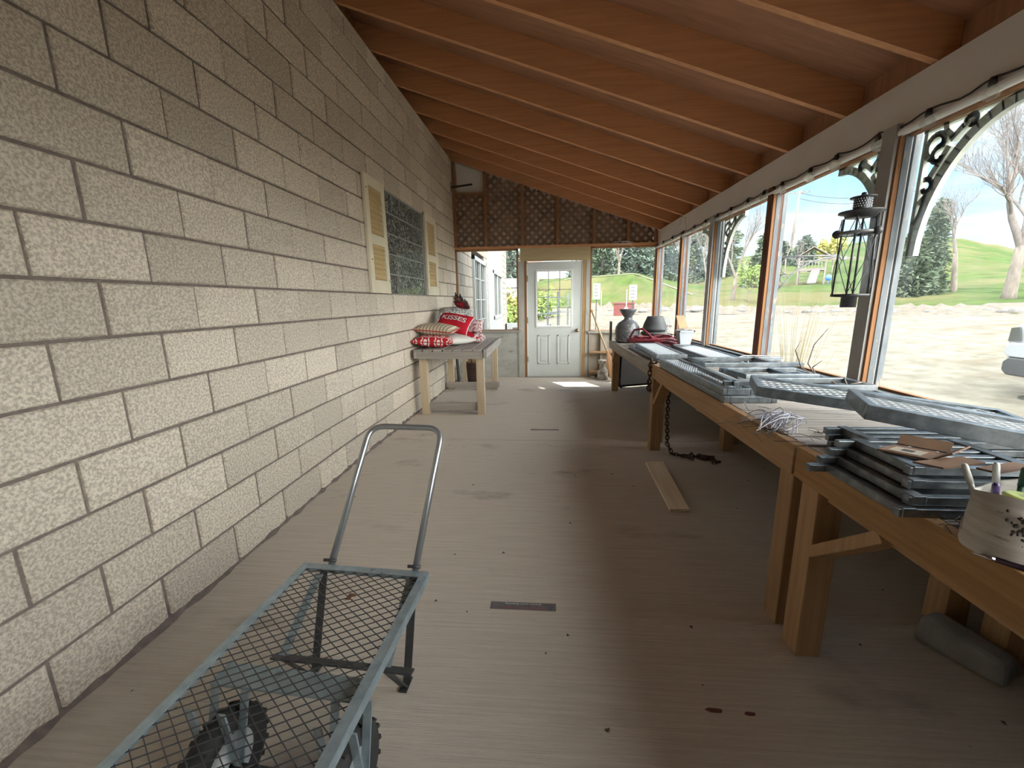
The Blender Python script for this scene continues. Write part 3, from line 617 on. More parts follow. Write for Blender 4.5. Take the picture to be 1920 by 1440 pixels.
for k in range(4): p = pb-sx*.75-fw*.8+U*(.2+.25*k); q.beam(p, p+sx*.5, .05, .05)
q.build('ladder_rungs', M_pl, o)
q = MB(); q.beam(pb+sx*.85+U*1.85, pb+sx*2.6+U*1.85, .1, .12); q.build('swing_beam', M_pl, o)
# blue toy by the playhouse
b = Vector(pol(33.0, 38, .55)); q = MB(); q.ball(tuple(b), .22, 10, 8, (1, .7, 1)); q.tube([b-U*.15, b-U*.6], .03, 5); tag(q.build('yard_toy', mat('blue_plastic', (.03, .12, .55), .4), base=tuple(b)), 'small blue yard toy between playhouse and lantern', 'toy')
# marker posts / signs
M_sign = mat('sign_white', (.23, .23, .21), .5, (.17, .17, .15), (9, 9, 9))
for th, r, z0, z1, lab, wds in ((7.35, 16, 1.35, 1.95, 'white sign on a thin post left in the right far window', ('NO', 'PARKING')), (12.1, 16, 1.30, 1.86, 'white sign on a thin post behind the black planters', ('CARS', 'ONLY'))):
    b = Vector(pol(th, r)); o = thing('sign_post', tuple(b), lab, 'sign', 'signs by the lot'); fx = Vector((cos(radians(th)), -sin(radians(th)), 0)); fy = Vector((sin(radians(th)), cos(radians(th)), 0))
    q = MB(); q.beam(b-U*.1, b+U*(z1-b.z-.02)+fy*.02, .035, .035, up=tuple(fx)); q.build('post', M_black, o)
    q = MB(); a = b+U*(z0-b.z)-fx*.14-fy*.03; q.prism([a, a+fx*.28, a+fx*.28+U*(z1-z0), a+U*(z1-z0)], tuple(fy*.01)); q.build('sign_plate', M_sign, o)
    q = MB()   # blurred dark marks where the plate is lettered
    for k in range(4):
        a = b+U*(z1-b.z-.12-.12*k)-fx*.085-fy*.034; q.prism([a, a+fx*random.uniform(.10, .17), a+fx*.15+U*.05, a+U*.045], tuple(fy*.003))
    q.build('sign_marks', mat('dark_sign_print', (.12, .12, .12), .6), o)
for th, r, hh, lab in ((8.0, 18, 1.5, 'slim pale marker stake left of the red box'), (11.3, 17, 1.5, 'slim pale marker stake in front of the red box')):
    b = Vector(pol(th, r)); q = MB(); q.beam(b-U*.05, b+U*hh, .04, .04); tag(q.build('marker_stake', M_sign, base=tuple(b)), lab, 'stake', 'marker stakes')
# red box
b = Vector(pol(11.0, 24)); o = thing('utility_box', tuple(b), 'weathered red metal box with pale diamond mark by the boulders', 'box'); fx = Vector((cos(radians(11)), -sin(radians(11)), 0)); fy = Vector((sin(radians(11)), cos(radians(11)), 0))
M_red = mat('faded_red_paint', (.13, .026, .022), .7, (.09, .02, .017), (4, 4, 4)); M_red2 = mat('darker_red_lid', (.12, .032, .028), .7)
def obox(c, hx, hy, z0, z1): return [c-fx*hx-fy*hy+U*z0, c+fx*hx-fy*hy+U*z0, c+fx*hx+fy*hy+U*z0, c-fx*hx+fy*hy+U*z0, c-fx*hx-fy*hy+U*z1, c+fx*hx-fy*hy+U*z1, c+fx*hx+fy*hy+U*z1, c-fx*hx+fy*hy+U*z1]
q = MB(); q.hexa(obox(b, .55, .4, -.1, .62)); q.build('body', M_red, o); q = MB(); q.hexa(obox(b, .60, .45, .62, .70)); q.build('lid', M_red2, o)
q = MB(); a = b+fx*.12-fy*.41+U*.36; q.prism([a-U*.13, a+fx*.13, a+U*.13, a-fx*.13], tuple(fy*.01)); q.build('diamond_mark', M_sign, o)
# ---- far yard left: shed with deck rail, red roof, white planter beds
M_gr = mat('grey_shingle', (.12, .125, .135), .8, (.09, .095, .10), (4, 4, 9)); M_sid = mat('pale_siding', (.32, .32, .30), .7)
def shed(th, r, hx, hy, hz, rise, label, rm, wm, name='shed'):
    b = Vector(pol(th, r)); o = thing(name, tuple(b), label, 'building'); global fx, fy
    fx = Vector((cos(radians(th)), -sin(radians(th)), 0)); fy = Vector((sin(radians(th)), cos(radians(th)), 0))
    q = MB(); q.hexa(obox(b, hx, hy, -.2, hz)); q.build('walls', wm, o)
    q = MB()
    for s in (-1, 1): q.prism([b-fx*(hx+.2)+U*(hz+rise), b+fx*(hx+.2)+U*(hz+rise), b+fx*(hx+.2)+fy*s*(hy+.25)+U*hz, b-fx*(hx+.2)+fy*s*(hy+.25)+U*hz], (0, 0, .08))
    q.build('roof', rm, o)
    q = MB(); a = b-fy*(hy+.01)-fx*hx*.5+U*.9; q.prism([a, a+fx*.5, a+fx*.5+U*.6, a+U*.6], tuple(-fy*.02)); q.build('window', M_dark, o)
    return o, b
shed(-3.9, 38, 1.7, 1.4, 1.9, .8, 'low grey roofed shed beyond the yellow shrubs', M_gr, M_sid)
shed(-3.4, 52, 2.6, 2, 3.8, 1.4, 'distant building with a dull red roof behind the grey shed', M_red2, M_sid, 'house')
M_bed = mat('white_planter', (.28, .29, .29), .6, (.22, .23, .24), (5, 5, 5))
for i, (x, y, w_, d_, h_, lab) in enumerate([(-.98, 13.6, .75, .5, .42, 'white planter box on the paving outside the left far window'), (-1.0, 16.5, .9, .6, .5, 'white planter box standing behind the nearest one'), (-.1, 14.5, .8, .5, .55, 'white planter box seen through the left of the door glass')]):
    o = thing('planter_box', (x, y, terr(x, y)), lab, 'planter'); z0 = terr(x, y)
    q = MB(); [q.box(*a, z0-.02, z0+h_) for a in ((x-w_/2, x+w_/2, y-d_/2, y-d_/2+.04), (x-w_/2, x+w_/2, y+d_/2-.04, y+d_/2), (x-w_/2, x-w_/2+.04, y-d_/2, y+d_/2), (x+w_/2-.04, x+w_/2, y-d_/2, y+d_/2))]; q.build('box', M_bed, o)
    q = MB(); q.box(x-w_/2+.03, x+w_/2-.03, y-d_/2+.03, y+d_/2-.03, z0, z0+h_-.04); q.build('soil', mat('soil', (.08, .06, .045), .95), o)
    q = MB(); q.box(x-.18, x+.12, y-d_/2-.008, y-d_/2, z0+h_*.5, z0+h_*.68); q.build('dark_vent', M_dark, o)
# greenhouse benches seen through the door glass
random.seed(3)
for i, (x, y) in enumerate([(.10, 10.6), (.45, 12.2)]):
    o = thing('plant_rack', (x, y, -.12), 'pale metal plant rack outside the door, %s' % ('nearer one on the left' if i == 0 else 'farther one on the right'), 'rack', 'racks outside the door'); q = MB()
    for a in (-.3, .3):
        for c in (-.2, .2): q.beam((x+a, y+c, -.12), (x+a, y+c, 1.55), .03, .03)
    q.build('uprights', M_galv, o)
    for k in range(4): q = MB(); z = .15+.42*k; q.box(x-.31, x+.31, y-.21, y+.21, z, z+.02); q.build('shelf', M_galv, o)
# ---- white vehicle, nose toward the porch
VX, VY0, VY1, G = 6.36, 4.12, 6.12, -.12
o = thing('car', (VX, (VY0+VY1)/2, G), 'white vehicle cut by the right edge, nose toward the porch', 'car')
M_car = mat('white_car_paint', (.27, .29, .31), .25, coat=.6); M_cb = mat('dark_grille_plastic', (.05, .055, .06), .45); M_cg = mat('grey_bumper_plastic', (.04, .042, .045), .5)
def cs(x, inset, z0, z1, rr=.10):   # rounded section of the body at x
    ya, yb = VY0+inset, VY1-inset; return [(x, ya+rr, z0), (x, yb-rr, z0), (x, yb, z0+rr), (x, yb, z1-rr), (x, yb-rr, z1), (x, ya+rr, z1), (x, ya, z1-rr), (x, ya, z0+rr)]
def loft(q, secs):
    n = len(secs[0]); q.add([p for s in secs for p in s], [tuple(range(n))[::-1], tuple((len(secs)-1)*n+i for i in range(n))]+[(i*n+k, i*n+(k+1) % n, (i+1)*n+(k+1) % n, (i+1)*n+k) for i in range(len(secs)-1) for k in range(n)], .5)
q = MB(); loft(q, [cs(VX+.02, .08, G+.55, G+1.0), cs(VX+.10, .05, G+.45, G+1.08), cs(VX+.5, 0, G+.40, G+1.13), cs(VX+1.35, 0, G+.38, G+1.19), cs(VX+4.7, 0, G+.38, G+1.16), cs(VX+4.85, .1, G+.45, G+1.1)]); q.build('body', M_car, o, bevel=.02)
q = MB(); loft(q, [cs(VX+1.3, .08, G+1.1, G+1.2), cs(VX+2.05, .2, G+1.1, G+1.82), cs(VX+3.9, .2, G+1.1, G+1.82), cs(VX+4.6, .12, G+1.1, G+1.2)]); q.build('cabin', mat('tinted_glass', (.03, .04, .045), .08), o, bevel=.02)
q = MB(); loft(q, [cs(VX-.03, .10, G+.60, G+.78, .05), cs(VX+.10, .03, G+.56, G+.80, .05), cs(VX+.3, -.01, G+.56, G+.80, .05)]); q.build('bumper', M_car, o, bevel=.01)
q = MB(); loft(q, [cs(VX-.04, .12, G+.36, G+.585, .06), cs(VX+.10, .03, G+.33, G+.59, .06), cs(VX+.4, -.01, G+.33, G+.59, .06)]); q.build('lower_bumper', M_cg, o, bevel=.01)
q = MB(); q.box(VX-.045, VX-.01, VY0+.45, VY1-.42, G+.40, G+.57); q.build('air_intake', M_cb, o)
q = MB(); q.box(VX-.005, VX+.03, VY0+.48, VY1-.44, G+.80, G+1.02)
q.build('grille', M_cb, o)
q = MB(); [q.box(VX-.02, VX+.0, VY0+.5, VY1-.46, G+.83+.06*k, G+.845+.06*k) for k in range(4)]; q.build('grille_bars', mat('chrome', (.6, .62, .65), .15, metal=1), o)
for s, ya in ((1, VY1-.40), (-1, VY0+.12)):
    q = MB(); q.prism([(VX+.0, ya, G+.86), (VX+.07, ya+.28, G+.86), (VX+.10, ya+.30, G+1.02), (VX+.01, ya+.02, G+1.02)], (.03, 0, 0)); q.build('headlight', mat('headlight_lens', (.45, .50, .55), .1, coat=1), o)
    yc = VY1-.07 if s > 0 else VY0+.07
    q = MB(); q.prism([(VX-.005, yc-s*.17, G+.82), (VX+.02, yc, G+.80), (VX+.02, yc-s*.01, G+.98), (VX-.005, yc-s*.13, G+1.0)], (.03, 0, 0)); q.build('side_lamp', mat('lamp_grey_lens', (.05, .055, .05), .2), o)
    q = MB(); yb = ya+.22 if s > 0 else ya; q.box(VX+.02, VX+.06, yb-.03, yb+.08, G+.60, G+.78); q.build('fog_light', M_cb, o)
for wx in (VX+.95, VX+3.9):
    for wy in (VY0+.10, VY1-.10): q = MB(); q.lathe([(.0, -.11), (.30, -.11), (.36, -.08), (.36, .08), (.30, .11), (0, .11)], (wx, wy, G+.36), 24, ax=Matrix.Rotation(pi/2, 3, 'X')); q.build('wheel', mat('tyre_rubber', (.03, .03, .03), .8), o)
# dry ornamental grass clump outside the mullion
random.seed(9); q = MB(); b = Vector((2.42, 4.05, -.13))
for _ in range(70):
    a = random.uniform(0, 6.28); s = random.uniform(.05, .34); hgt = random.uniform(.7, 1.55); q.tube([b+Vector((cos(a)*.05, sin(a)*.05, 0)), b+Vector((cos(a)*s*.5, sin(a)*s*.5, hgt*.6)), b+Vector((cos(a)*s, sin(a)*s, hgt))], [.003, .0025, .001], 3, cap=False)
tag(q.build('dry_grass', mat('dry_straw', (.27, .22, .12), .9), base=tuple(b)), 'tall dry straw-coloured grass outside by the dark mullion', 'grass', kind='stuff')
# ================================================================ THINGS IN THE PORCH
random.seed(101)
V = Vector
def clean(ax): return Vector(ax).normalized()
def diamond(mb, P, u, v, Lu, Lv, a, b, wd=.003, th=.002):
    """expanded-metal grid on the rectangle P + s*u + t*v"""
    n = u.cross(v); ang = degrees(math.atan2(b, a)); lattice(mb, [(0, 0), (Lu, 0), (Lu, Lv), (0, Lv)], lambda s, t, o: P+u*s+v*t+n*o, b*cos(radians(ang)), wd, th, tuple(n), ang)
def rect_frame(mb, P, u, v, Lu, Lv, wd, ht):
    n = u.cross(v)
    for a, c in ((P+v*wd/2, P+v*wd/2+u*Lu), (P+v*(Lv-wd/2), P+v*(Lv-wd/2)+u*Lu)): mb.beam(a, c, wd, ht, up=tuple(n))
    for s in (wd/2, Lu-wd/2): mb.beam(P+u*s+v*wd, P+u*s+v*(Lv-wd), wd, ht, up=tuple(n))
def mesh_panel(P, yaw, tilt, Lu, Lv, label, group=None, a=.03, b=.022, wd=.03, ht=.035, flat=False, roll=0, mw=.005):
    P = V(P); u = V((cos(yaw)*cos(tilt), sin(yaw)*cos(tilt), sin(tilt))); v0 = V((-sin(yaw), cos(yaw), 0)); n0 = u.cross(v0); v = v0*cos(roll)+n0*sin(roll)
    o = thing('wire_grate', tuple(P), label, 'metal panel', group); q = MB(); rect_frame(q, P, u, v, Lu, Lv, wd, ht); q.build('frame', M_galv, o, bevel=.003)
    n = u.cross(v); q = MB(); diamond(q, P+u*wd+v*wd+n*ht*.2, u, v, Lu-2*wd, Lv-2*wd, a, b, mw, .002); q.build('expanded_mesh', mat('pale_galvanized_mesh', (.74, .78, .80), .5, metal=.2), o); return o
# ---------------- benches on the right
def bench(y0, y1, xf, xb, top, label, braces=(), legs=None, bh=.115, mfront=None, back_legs=None, planks=True):
    o = thing('work_bench', ((xf+xb)/2, (y0+y1)/2, 0), label, 'bench')
    q = MB(); q.box(xf, xf+.038, y0, y1, top-bh, top+.002); q.build('front_rail', mfront or M_firy, o, bevel=.003)
    q = MB(); q.box(xf+.04, xf+.075, y0+.02, y1-.02, top-bh-.035, top-.03); q.build('inner_rail', M_firy, o)
    q = MB(); q.box(xb-.038, xb, y0, y1, top-bh, top-.02); q.build('back_rail', M_firy, o)
    q = MB(); y = y0+.01
    while y < y1-.12:
        wv = random.choice((.088, .138, .138)); xs = xf+.042+random.uniform(0, .006)
        if y+wv > y1: wv = y1-y
        q.box(xs, xb-.04, y, y+wv, top-.022+random.uniform(-.002, .002), top+random.uniform(-.002, .002)); y += wv+random.uniform(.006, .016)
    q.build('plank_top', M_grey, o, bevel=.002)
    for (lx, ly) in (legs or [(xf+.04, y0), (xf+.04, y1-.09), (xb-.13, y0), (xb-.13, y1-.09)]):
        q = MB(); q.box(lx, lx+.089, ly, ly+.089, 0, top-.025); q.build('leg', M_firz, o, bevel=.004)
    for a, c in braces: q = MB(); q.beam(a, c, .038, .085, up=(1, 0, 0) if abs(a[0]-c[0]) < .01 else (0, 1, 0)); q.build('brace', M_firz, o, bevel=.003)
    for yy in (y0+.03, y1-.07): q = MB(); q.box(xf+.04, xb-.04, yy, yy+.038, top-.12, top-.025); q.build('crosspiece', M_fir, o)
    return o
bench(3.64, 6.12, .99, 1.84, .745, 'far wooden work bench with planters and red hose on it', legs=[(1.03, 5.95), (1.72, 5.95), (1.72, 3.7), (1.03, 3.70)], mfront=M_greyy,
      braces=[((1.05, 5.93, .45), (1.05, 5.70, .66))])
bench(1.51, 3.62, .94, 1.84, .78, 'middle wooden work bench holding galvanized frames and a wire tangle', legs=[(.955, 3.50), (.955, 1.515), (1.58, 3.50), (1.60, 1.52)],
      braces=[((1.0, 3.49, .44), (1.0, 3.25, .68))])
bench(-.35, 1.495, .94, 1.84, .78, 'near wooden work bench with slatted frames and birch bark pot', legs=[(.945, 1.36), (.945, -.32), (1.66, 1.36), (1.66, -.32)], mfront=wood('orange_lumber_y', (.44, .26, .12), (.31, .17, .075), 'y'),
      braces=[((.985, 1.37, .43), (.985, 1.10, .66))])
M_gm = M_galv
# ---------------- galvanized panels and frames
mesh_panel((1.31, 3.98, .765), pi/2, 0, 1.05, .26, 'lowest flat mesh panel at the front of the far bench', a=.05, b=.02)
mesh_panel((1.33, 3.80, .803), radians(88), 0, 1.08, .28, 'pale mesh panel lying in front of the red hose on the far bench', a=.05, b=.014, mw=.006)
mesh_panel((1.845, 3.78, .768), radians(90), 0, 1.18, .31, 'pale mesh panel beside the window on the far bench', a=.05, b=.014, mw=.006)
for i, (x, y, L_, lab) in enumerate([(1.39, 3.74, 1.05, 'thin steel angle bar between the two pale mesh panels, left one'), (1.45, 3.76, 1.1, 'thin steel angle bar between the two pale mesh panels, right one')]):
    q = MB(); q.box(x, x+.032, y, y+L_, .748, .753); q.box(x, x+.004, y, y+L_, .753, .782); tag(q.build('angle_bar', M_galv, base=(x, y, .745)), lab, 'bar')
mesh_panel((1.22, 2.14, .80), pi/2, 0, 1.18, .27, 'wide mesh panel lowest at the front edge of the middle bench', a=.04, b=.02, ht=.035)
mesh_panel((1.12, 2.17, .836), radians(90.5), 0, 1.16, .17, 'narrow mesh panel stacked on the wide one at the bench front', a=.04, b=.016, wd=.025)
def ladder(P, Lx, Ly, z, cross, label, wd=.034, ht=.03, yaw=0, over=0):
    o = thing('open_rack', (P[0], P[1], z), label, 'metal frame'); u = V((cos(yaw), sin(yaw), 0)); v = V((-sin(yaw), cos(yaw), 0)); b = V((P[0], P[1], z+ht/2))
    for t_ in (0, Ly): q = MB(); q.beam(b+v*t_-u*over, b+v*t_+u*(Lx+over), wd, ht); q.build('long_rail', M_galv, o, bevel=.003)
    for s in cross: q = MB(); q.beam(b+u*s+v*wd/2, b+u*s+v*(Ly-wd/2), wd, ht); q.build('crossbar', M_galv, o, bevel=.003)
    return o
ladder((1.12, 2.88), .66, .27, .855, (.02, .47), 'empty steel frame lying farthest back across the middle bench')
ladder((1.14, 2.44), .46, .22, .855, (.02, .30), 'empty steel frame lying across the middle bench just in front of the farthest')
ladder((1.28, 2.18), .44, .20, .842, (.42,), 'open-ended steel frame nearest the window post on the middle bench')
q = MB(); q.box(1.74, 1.776, 2.2, 3.0, .782, .818); tag(q.build('steel_bar', M_galv, base=(1.75, 2.6, .78)), 'dark steel rail running along the window side of the middle bench', 'bar')
q = MB(); q.beam((1.02, 2.16, .886), (1.06, 2.62, .886), .026, .026); q.build('x', M_galv).hide_render = False; bpy.data.objects.remove(bpy.data.objects['x'])
for i, (a, c, lab) in enumerate([((1.035, 2.20, .872), (1.035, 2.72, .872), 'short square tube on the front mesh panel, lying lengthwise'), ((.98, 2.235, .872), (1.14, 2.225, .872), 'short square tube lying crosswise at the near end of the panel'), ((1.16, 2.34, .886), (1.13, 2.52, .886), 'stub of square tube by the first crossbar')]):
    q = MB(); q.beam(a, c, .026, .026); tag(q.build('square_tube', M_galv, base=a, bevel=.002), lab, 'tube', 'loose square tubes')
# two large tilted mesh panels
mesh_panel((.95, 1.835, .915), radians(-21), radians(-5.5), .92, .30, 'large tilted mesh panel leaning across the middle bench', a=.062, b=.048, mw=.0065, wd=.03, ht=.045)
mesh_panel((1.045, 1.346, .955), radians(-24), radians(-7.5), .92, .27, 'large tilted mesh panel topmost at the right, nearest the window', a=.06, b=.030, mw=.005, wd=.03, ht=.05)
# slatted frames, two piles
def slatted(x0, x1, y0, y1, z, label, n=5, ext=.045, wd=.02, ht=.022, yaw=0):
    o = thing('slatted_rack', (x0, y0, z), label, 'metal frame', 'slatted steel frames in piles'); ps = []
    for xx in (x0+.02, x1-.02): q = MB(); q.box(xx-.016, xx+.016, y0, y1, z+.001, z+ht+.003); ps.append(q.build('end_bar', M_galv, o, bevel=.002))
    for k in range(n):
        yy = y0+.012+(y1-y0-.024)*k/(n-1); q = MB(); xa = x0-ext if k == n-1 else (x0-.004 if k == 0 else x0+.03); q.box(xa, x1+(.02 if k in (0, n-1) else -.03), yy-wd/2, yy+wd/2, z, z+ht); q.build('rail' if k in (0, n-1) else 'slat', M_galv, o, bevel=.0015)
    if yaw: o.rotation_euler = (0, 0, yaw)
    return o
lab = ['bottom', 'second', 'third', 'fourth']
dx = [(0, 0, 0), (.03, .012, .004), (.055, .05, 0), (.075, .075, -.006)]
for i in range(4):
    a, b_, yw = dx[i]; z = .782+.0265*i
    slatted(.885+a, 1.27+a*.1, .985+b_, 1.285, z, '%s slatted frame of the near pile beside the birch pot' % lab[i], yaw=yw, n=6)
for i in range(3):
    slatted(1.07+.01*(2-i), 1.76, 1.335, 1.50, .782+.0265*i, '%s slatted frame of the pile under the tilted panels' % ['bottom', 'middle', 'top'][i], n=4)
# cardboard scraps on the near pile
M_card = mat('brown_cardboard', (.22, .125, .07), .85, (.15, .085, .05), (8, 8, 8)); 
def sheet(pts, th, name, m, label, cat, parent=None, group=None):
    q = MB(); n = (V(pts[1])-V(pts[0])).cross(V(pts[2])-V(pts[0])).normalized(); n = n if n.z > 0 else -n; q.prism(pts, tuple(n*th))
    return tag(q.build(name, m, parent=parent, base=pts[0]), label, cat, group) if parent is None else q.build(name, m, parent)
cz_ = .8905
def cp(x, y, dz=0): return (x, y, cz_+dz)
o = thing('cardboard_box', cp(1.0, 1.12), 'flattened brown carton with a printed label on the slatted frames', 'box')
sheet([cp(.955, 1.17), cp(1.03, 1.085), cp(1.11, 1.13), cp(1.035, 1.205)], .005, 'flap', M_card, '', '', o)
sheet([cp(1.03, 1.085, .006), cp(1.05, 1.06, .03), cp(1.135, 1.105, .034), cp(1.11, 1.13, .007)], .004, 'raised_flap', M_card, '', '', o)
sheet([cp(1.035, 1.205, .006), cp(1.11, 1.13, .006), cp(1.135, 1.15, .028), cp(1.06, 1.225, .028)], .004, 'raised_flap', M_card, '', '', o)
sheet([cp(.975, 1.160, .0058), cp(1.018, 1.112, .0058), cp(1.062, 1.136, .0058), cp(1.018, 1.184, .0058)], .0008, 'printed_label', mat('cream_label', (.36, .31, .24), .7), '', '', o)
sheet([cp(1.002, 1.152, .0070), cp(1.018, 1.134, .0070), cp(1.037, 1.144, .0070), cp(1.020, 1.162, .0070)], .0005, 'label_print', M_dark, '', '', o)
sheet([cp(.97, 1.075), cp(1.01, 1.035), cp(1.12, 1.05, .010), cp(1.10, 1.09, .010)], .005, 'cardboard_strip', M_card, 'torn cardboard strip lying in front of the carton', 'cardboard')
sheet([cp(1.08, 1.03, .004), cp(1.10, 1.0, .004), cp(1.22, 1.035, .006), cp(1.20, 1.065, .006)], .005, 'cardboard_strip', M_card, 'narrow cardboard strip behind the pens', 'cardboard')
# ---------------- birch pot with pens
M_birch = mat('birch_bark', (.60, .57, .52), .75, (.46, .43, .385), (6, 6, 60), 5, dirt=((.10, .085, .075), (14, 14, 60), .66, .74), bump=.001, bscale=(20, 20, 90))
PC = V((1.035, .855, .782)); o = thing('birch_pot', tuple(PC), 'cream birch bark pot holding pens at the bench edge', 'pot')
q = MB(); q.lathe([(0, 0), (.102, 0), (.105, .01), (.098, .13), (.093, .128), (.096, .02), (0, .018)], PC, 40); 
for i, (x, y, z) in enumerate(q.v):
    a = atan2(y-PC.y, x-PC.x); rr = hypot(x-PC.x, y-PC.y); s = 1+.05*sin(2*a+1)+.02*sin(5*a); q.v[i] = (PC.x+(x-PC.x)*s*1.08, PC.y+(y-PC.y)*s*.85, z+(.012*sin(a*2+.5) if z > PC.z+.1 else 0))
q.build('bark_wall', M_birch, o)
q = MB()
for k in range(46):
    a = radians(random.gauss(218, 9)); z = PC.z+.085+random.gauss(0, .014); rr = 1.0; sq = (1+.05*sin(2*a+1)+.02*sin(5*a))*.1015; c = V((PC.x+cos(a)*sq*1.08, PC.y+sin(a)*sq*.85, z)); q.ball(tuple(c), random.uniform(.002, .0055), 6, 4, (.6, .6, .9))
q.build('dark_knot', mat('dark_bark_scar', (.06, .05, .045), .9), o)
q = MB(); q.tube([PC+V((-.108, .02, .012)), PC+V((-.112, .0, .03)), PC+V((-.104, .015, .05)), PC+V((-.11, .03, .03)), PC+V((-.100, .04, .055))], .0035, 5); q.build('twine_tuft', mat('grey_twine', (.38, .34, .28), .9), o)
pens = [('purple', (.07, .04, .14), (-.105, .03), (-.035, -.02), .155, 0), ('pale grey', (.42, .42, .38), (-.09, .06), (-.05, .04), .175, 0), ('dark navy', (.02, .03, .08), (-.055, -.02), (-.01, -.01), .15, 0), ('pale green', (.38, .42, .30), (-.035, .0), (.04, .02), .165, 0),
        ('white', (.6, .6, .58), (-.05, .07), (0, .03), .18, 0), ('black', (.02, .02, .02), (-.01, .03), (.03, .02), .16, 0), ('orange-red', (.55, .12, .05), (-.01, -.02), (.09, -.02), .19, 0), ('light blue', (.35, .52, .68), (.03, .0), (.04, .0), .16, 0), ('dark green', (.03, .10, .06), (.0, .06), (.03, .03), .17, 0)]
for nm, col, (x, y), (lx, ly), L_, thick in pens:
    m = mat('pen_'+nm.replace(' ', '_').replace('-', '_'), col, .35); b = PC+V((x*.6, y*.6, .03)); t_ = b+V((lx, ly, L_))*.80; o = thing('pen', tuple(b), '%s pen standing in the birch bark pot' % nm, 'pen', 'pens in the birch pot'); r = .0070 if thick else .0058
    q = MB(); q.tube([b, b.lerp(t_, .72)], r*.9, 10); q.build('barrel', m, o); q = MB(); q.tube([b.lerp(t_, .70), b.lerp(t_, .97), t_], [r*1.08, r, r*.6], 10); q.build('cap', m, o)
b = PC+V((-.060, -.015, .122)); q = MB(); q.lathe([(.0, 0), (.020, 0), (.024, .012), (.018, .016), (0, .012)], b, 16); q.tube([PC+V((-.05, -.02, .02)), b], .008, 6); tag(q.build('round_marker', mat('lime_plastic', (.55, .62, .18), .4), base=tuple(b)), 'short round lime marker in the front of the birch pot', 'marker')
b = PC+V((-.01, -.055, .128)); q = MB(); q.tube([PC+V((-.01, -.04, .02)), b, b+V((.03, 0, .012))], [.009, .009, .006], 8); tag(q.build('marker_pen', mat('teal_plastic', (.02, .34, .38), .35), base=tuple(b)), 'teal marker leaning at the front rim of the birch pot', 'marker')
a, c = V((.905, .835, .788)), V((1.03, .715, .788)); o = thing('ballpoint_pen', tuple(a), 'dark ballpoint pen lying on the bench edge in front of the pot', 'pen')
q = MB(); q.tube([a.lerp(c, .18), c], .006, 8); q.build('barrel', mat('dark_purple_plastic', (.05, .02, .06), .3), o); q = MB(); q.tube([a, a.lerp(c, .1), a.lerp(c, .18)], [.001, .0045, .006], 8); q.build('metal_tip', mat('chrome', (.6, .62, .65), .15, metal=1), o)
# white pail behind the pot with dark pots inside
PB = V((1.235, .905, .782)); o = thing('plastic_pail', tuple(PB), 'white plastic pail behind the birch pot at the right edge', 'pail'); q = MB(); q.lathe([(0, 0), (.056, 0), (.068, .15), (.073, .15), (.073, .16), (.066, .16), (.054, .01), (0, .01)], PB, 28); q.build('body', M_pw, o)
q = MB(); q.tube([PB+V((.075*cos(t*.2618), .075*sin(t*.2618), .155)) for t in range(25)], .004, 6); q.build('rim_wire', M_galv, o)
q = MB(); q.lathe([(0, .03), (.045, .03), (.062, .22), (.067, .22), (.067, .235), (.058, .235), (.042, .05), (0, .05)], PB, 24); tag(q.build('plastic_pot', mat('black_plastic', (.02, .022, .026), .5), base=tuple(PB)), 'black plastic pot standing in the white pail', 'pot')
# ---------------- wire tangle, dry sprigs, branches
q = MB(); random.seed(4)
M_wire = mat('zinc_wire', (.46, .46, .52), .35, metal=.6)
for k in range(34):
    p = V((random.gauss(.98, .03), random.gauss(1.74, .05), .788)); a = radians(random.gauss(48, 24)); L_ = random.uniform(.14, .32); d = V((cos(a), sin(a), 0)); pts = []
    hh = random.uniform(.012, .05); cv = random.gauss(0, .03); nn = V((-d.y, d.x, 0))
    for i in range(6): s = i/5; pts.append(p+d*L_*(s-.25)+nn*cv*sin(s*3)+V((0, 0, hh*sin(s*pi)+.002*k/10)))
    q.tube(pts, .0019, 4, cap=False)
tag(q.build('wire_tangle', M_wire, base=(1.0, 1.75, .782)), 'loose tangle of silvery wires on the bare planks', 'wire', kind='stuff')
q = MB()
for k in range(26):
    p = V((random.gauss(.92, .03), random.gauss(1.66, .06), .786)); a = random.uniform(0, 6.28); L_ = random.uniform(.05, .13); q.tube([p, p+V((cos(a)*L_*.5, sin(a)*L_*.5, random.uniform(.004, .02))), p+V((cos(a+.6)*L_, sin(a+.6)*L_, 0.001))], .001, 4, cap=False)
tag(q.build('dark_wire_ends', M_black, base=(.92, 1.66, .782)), 'dark thin wire ends curling over the bench edge', 'wire', kind='stuff')
q = MB()
for cx, cy, n_, sp in ((1.16, 1.62, 60, .05), (1.02, .955, 40, .035), (.93, 1.31, 14, .012)):
    for k in range(n_):
        p = V((random.gauss(cx, sp), random.gauss(cy, sp*.5), .784+random.uniform(0, .012))); a = random.uniform(0, 6.28); L_ = random.uniform(.01, .05); q.tube([p, p+V((cos(a)*L_, sin(a)*L_, random.uniform(-.001, .006)))], .0012, 3, cap=False)
tag(q.build('dry_sprigs', mat('dry_moss', (.12, .105, .07), .9), base=(1.16, 1.62, .782)), 'dark dry moss sprigs scattered on the planks', 'debris', kind='stuff')
q = MB(); b = V((1.66, 2.25, .80)); 
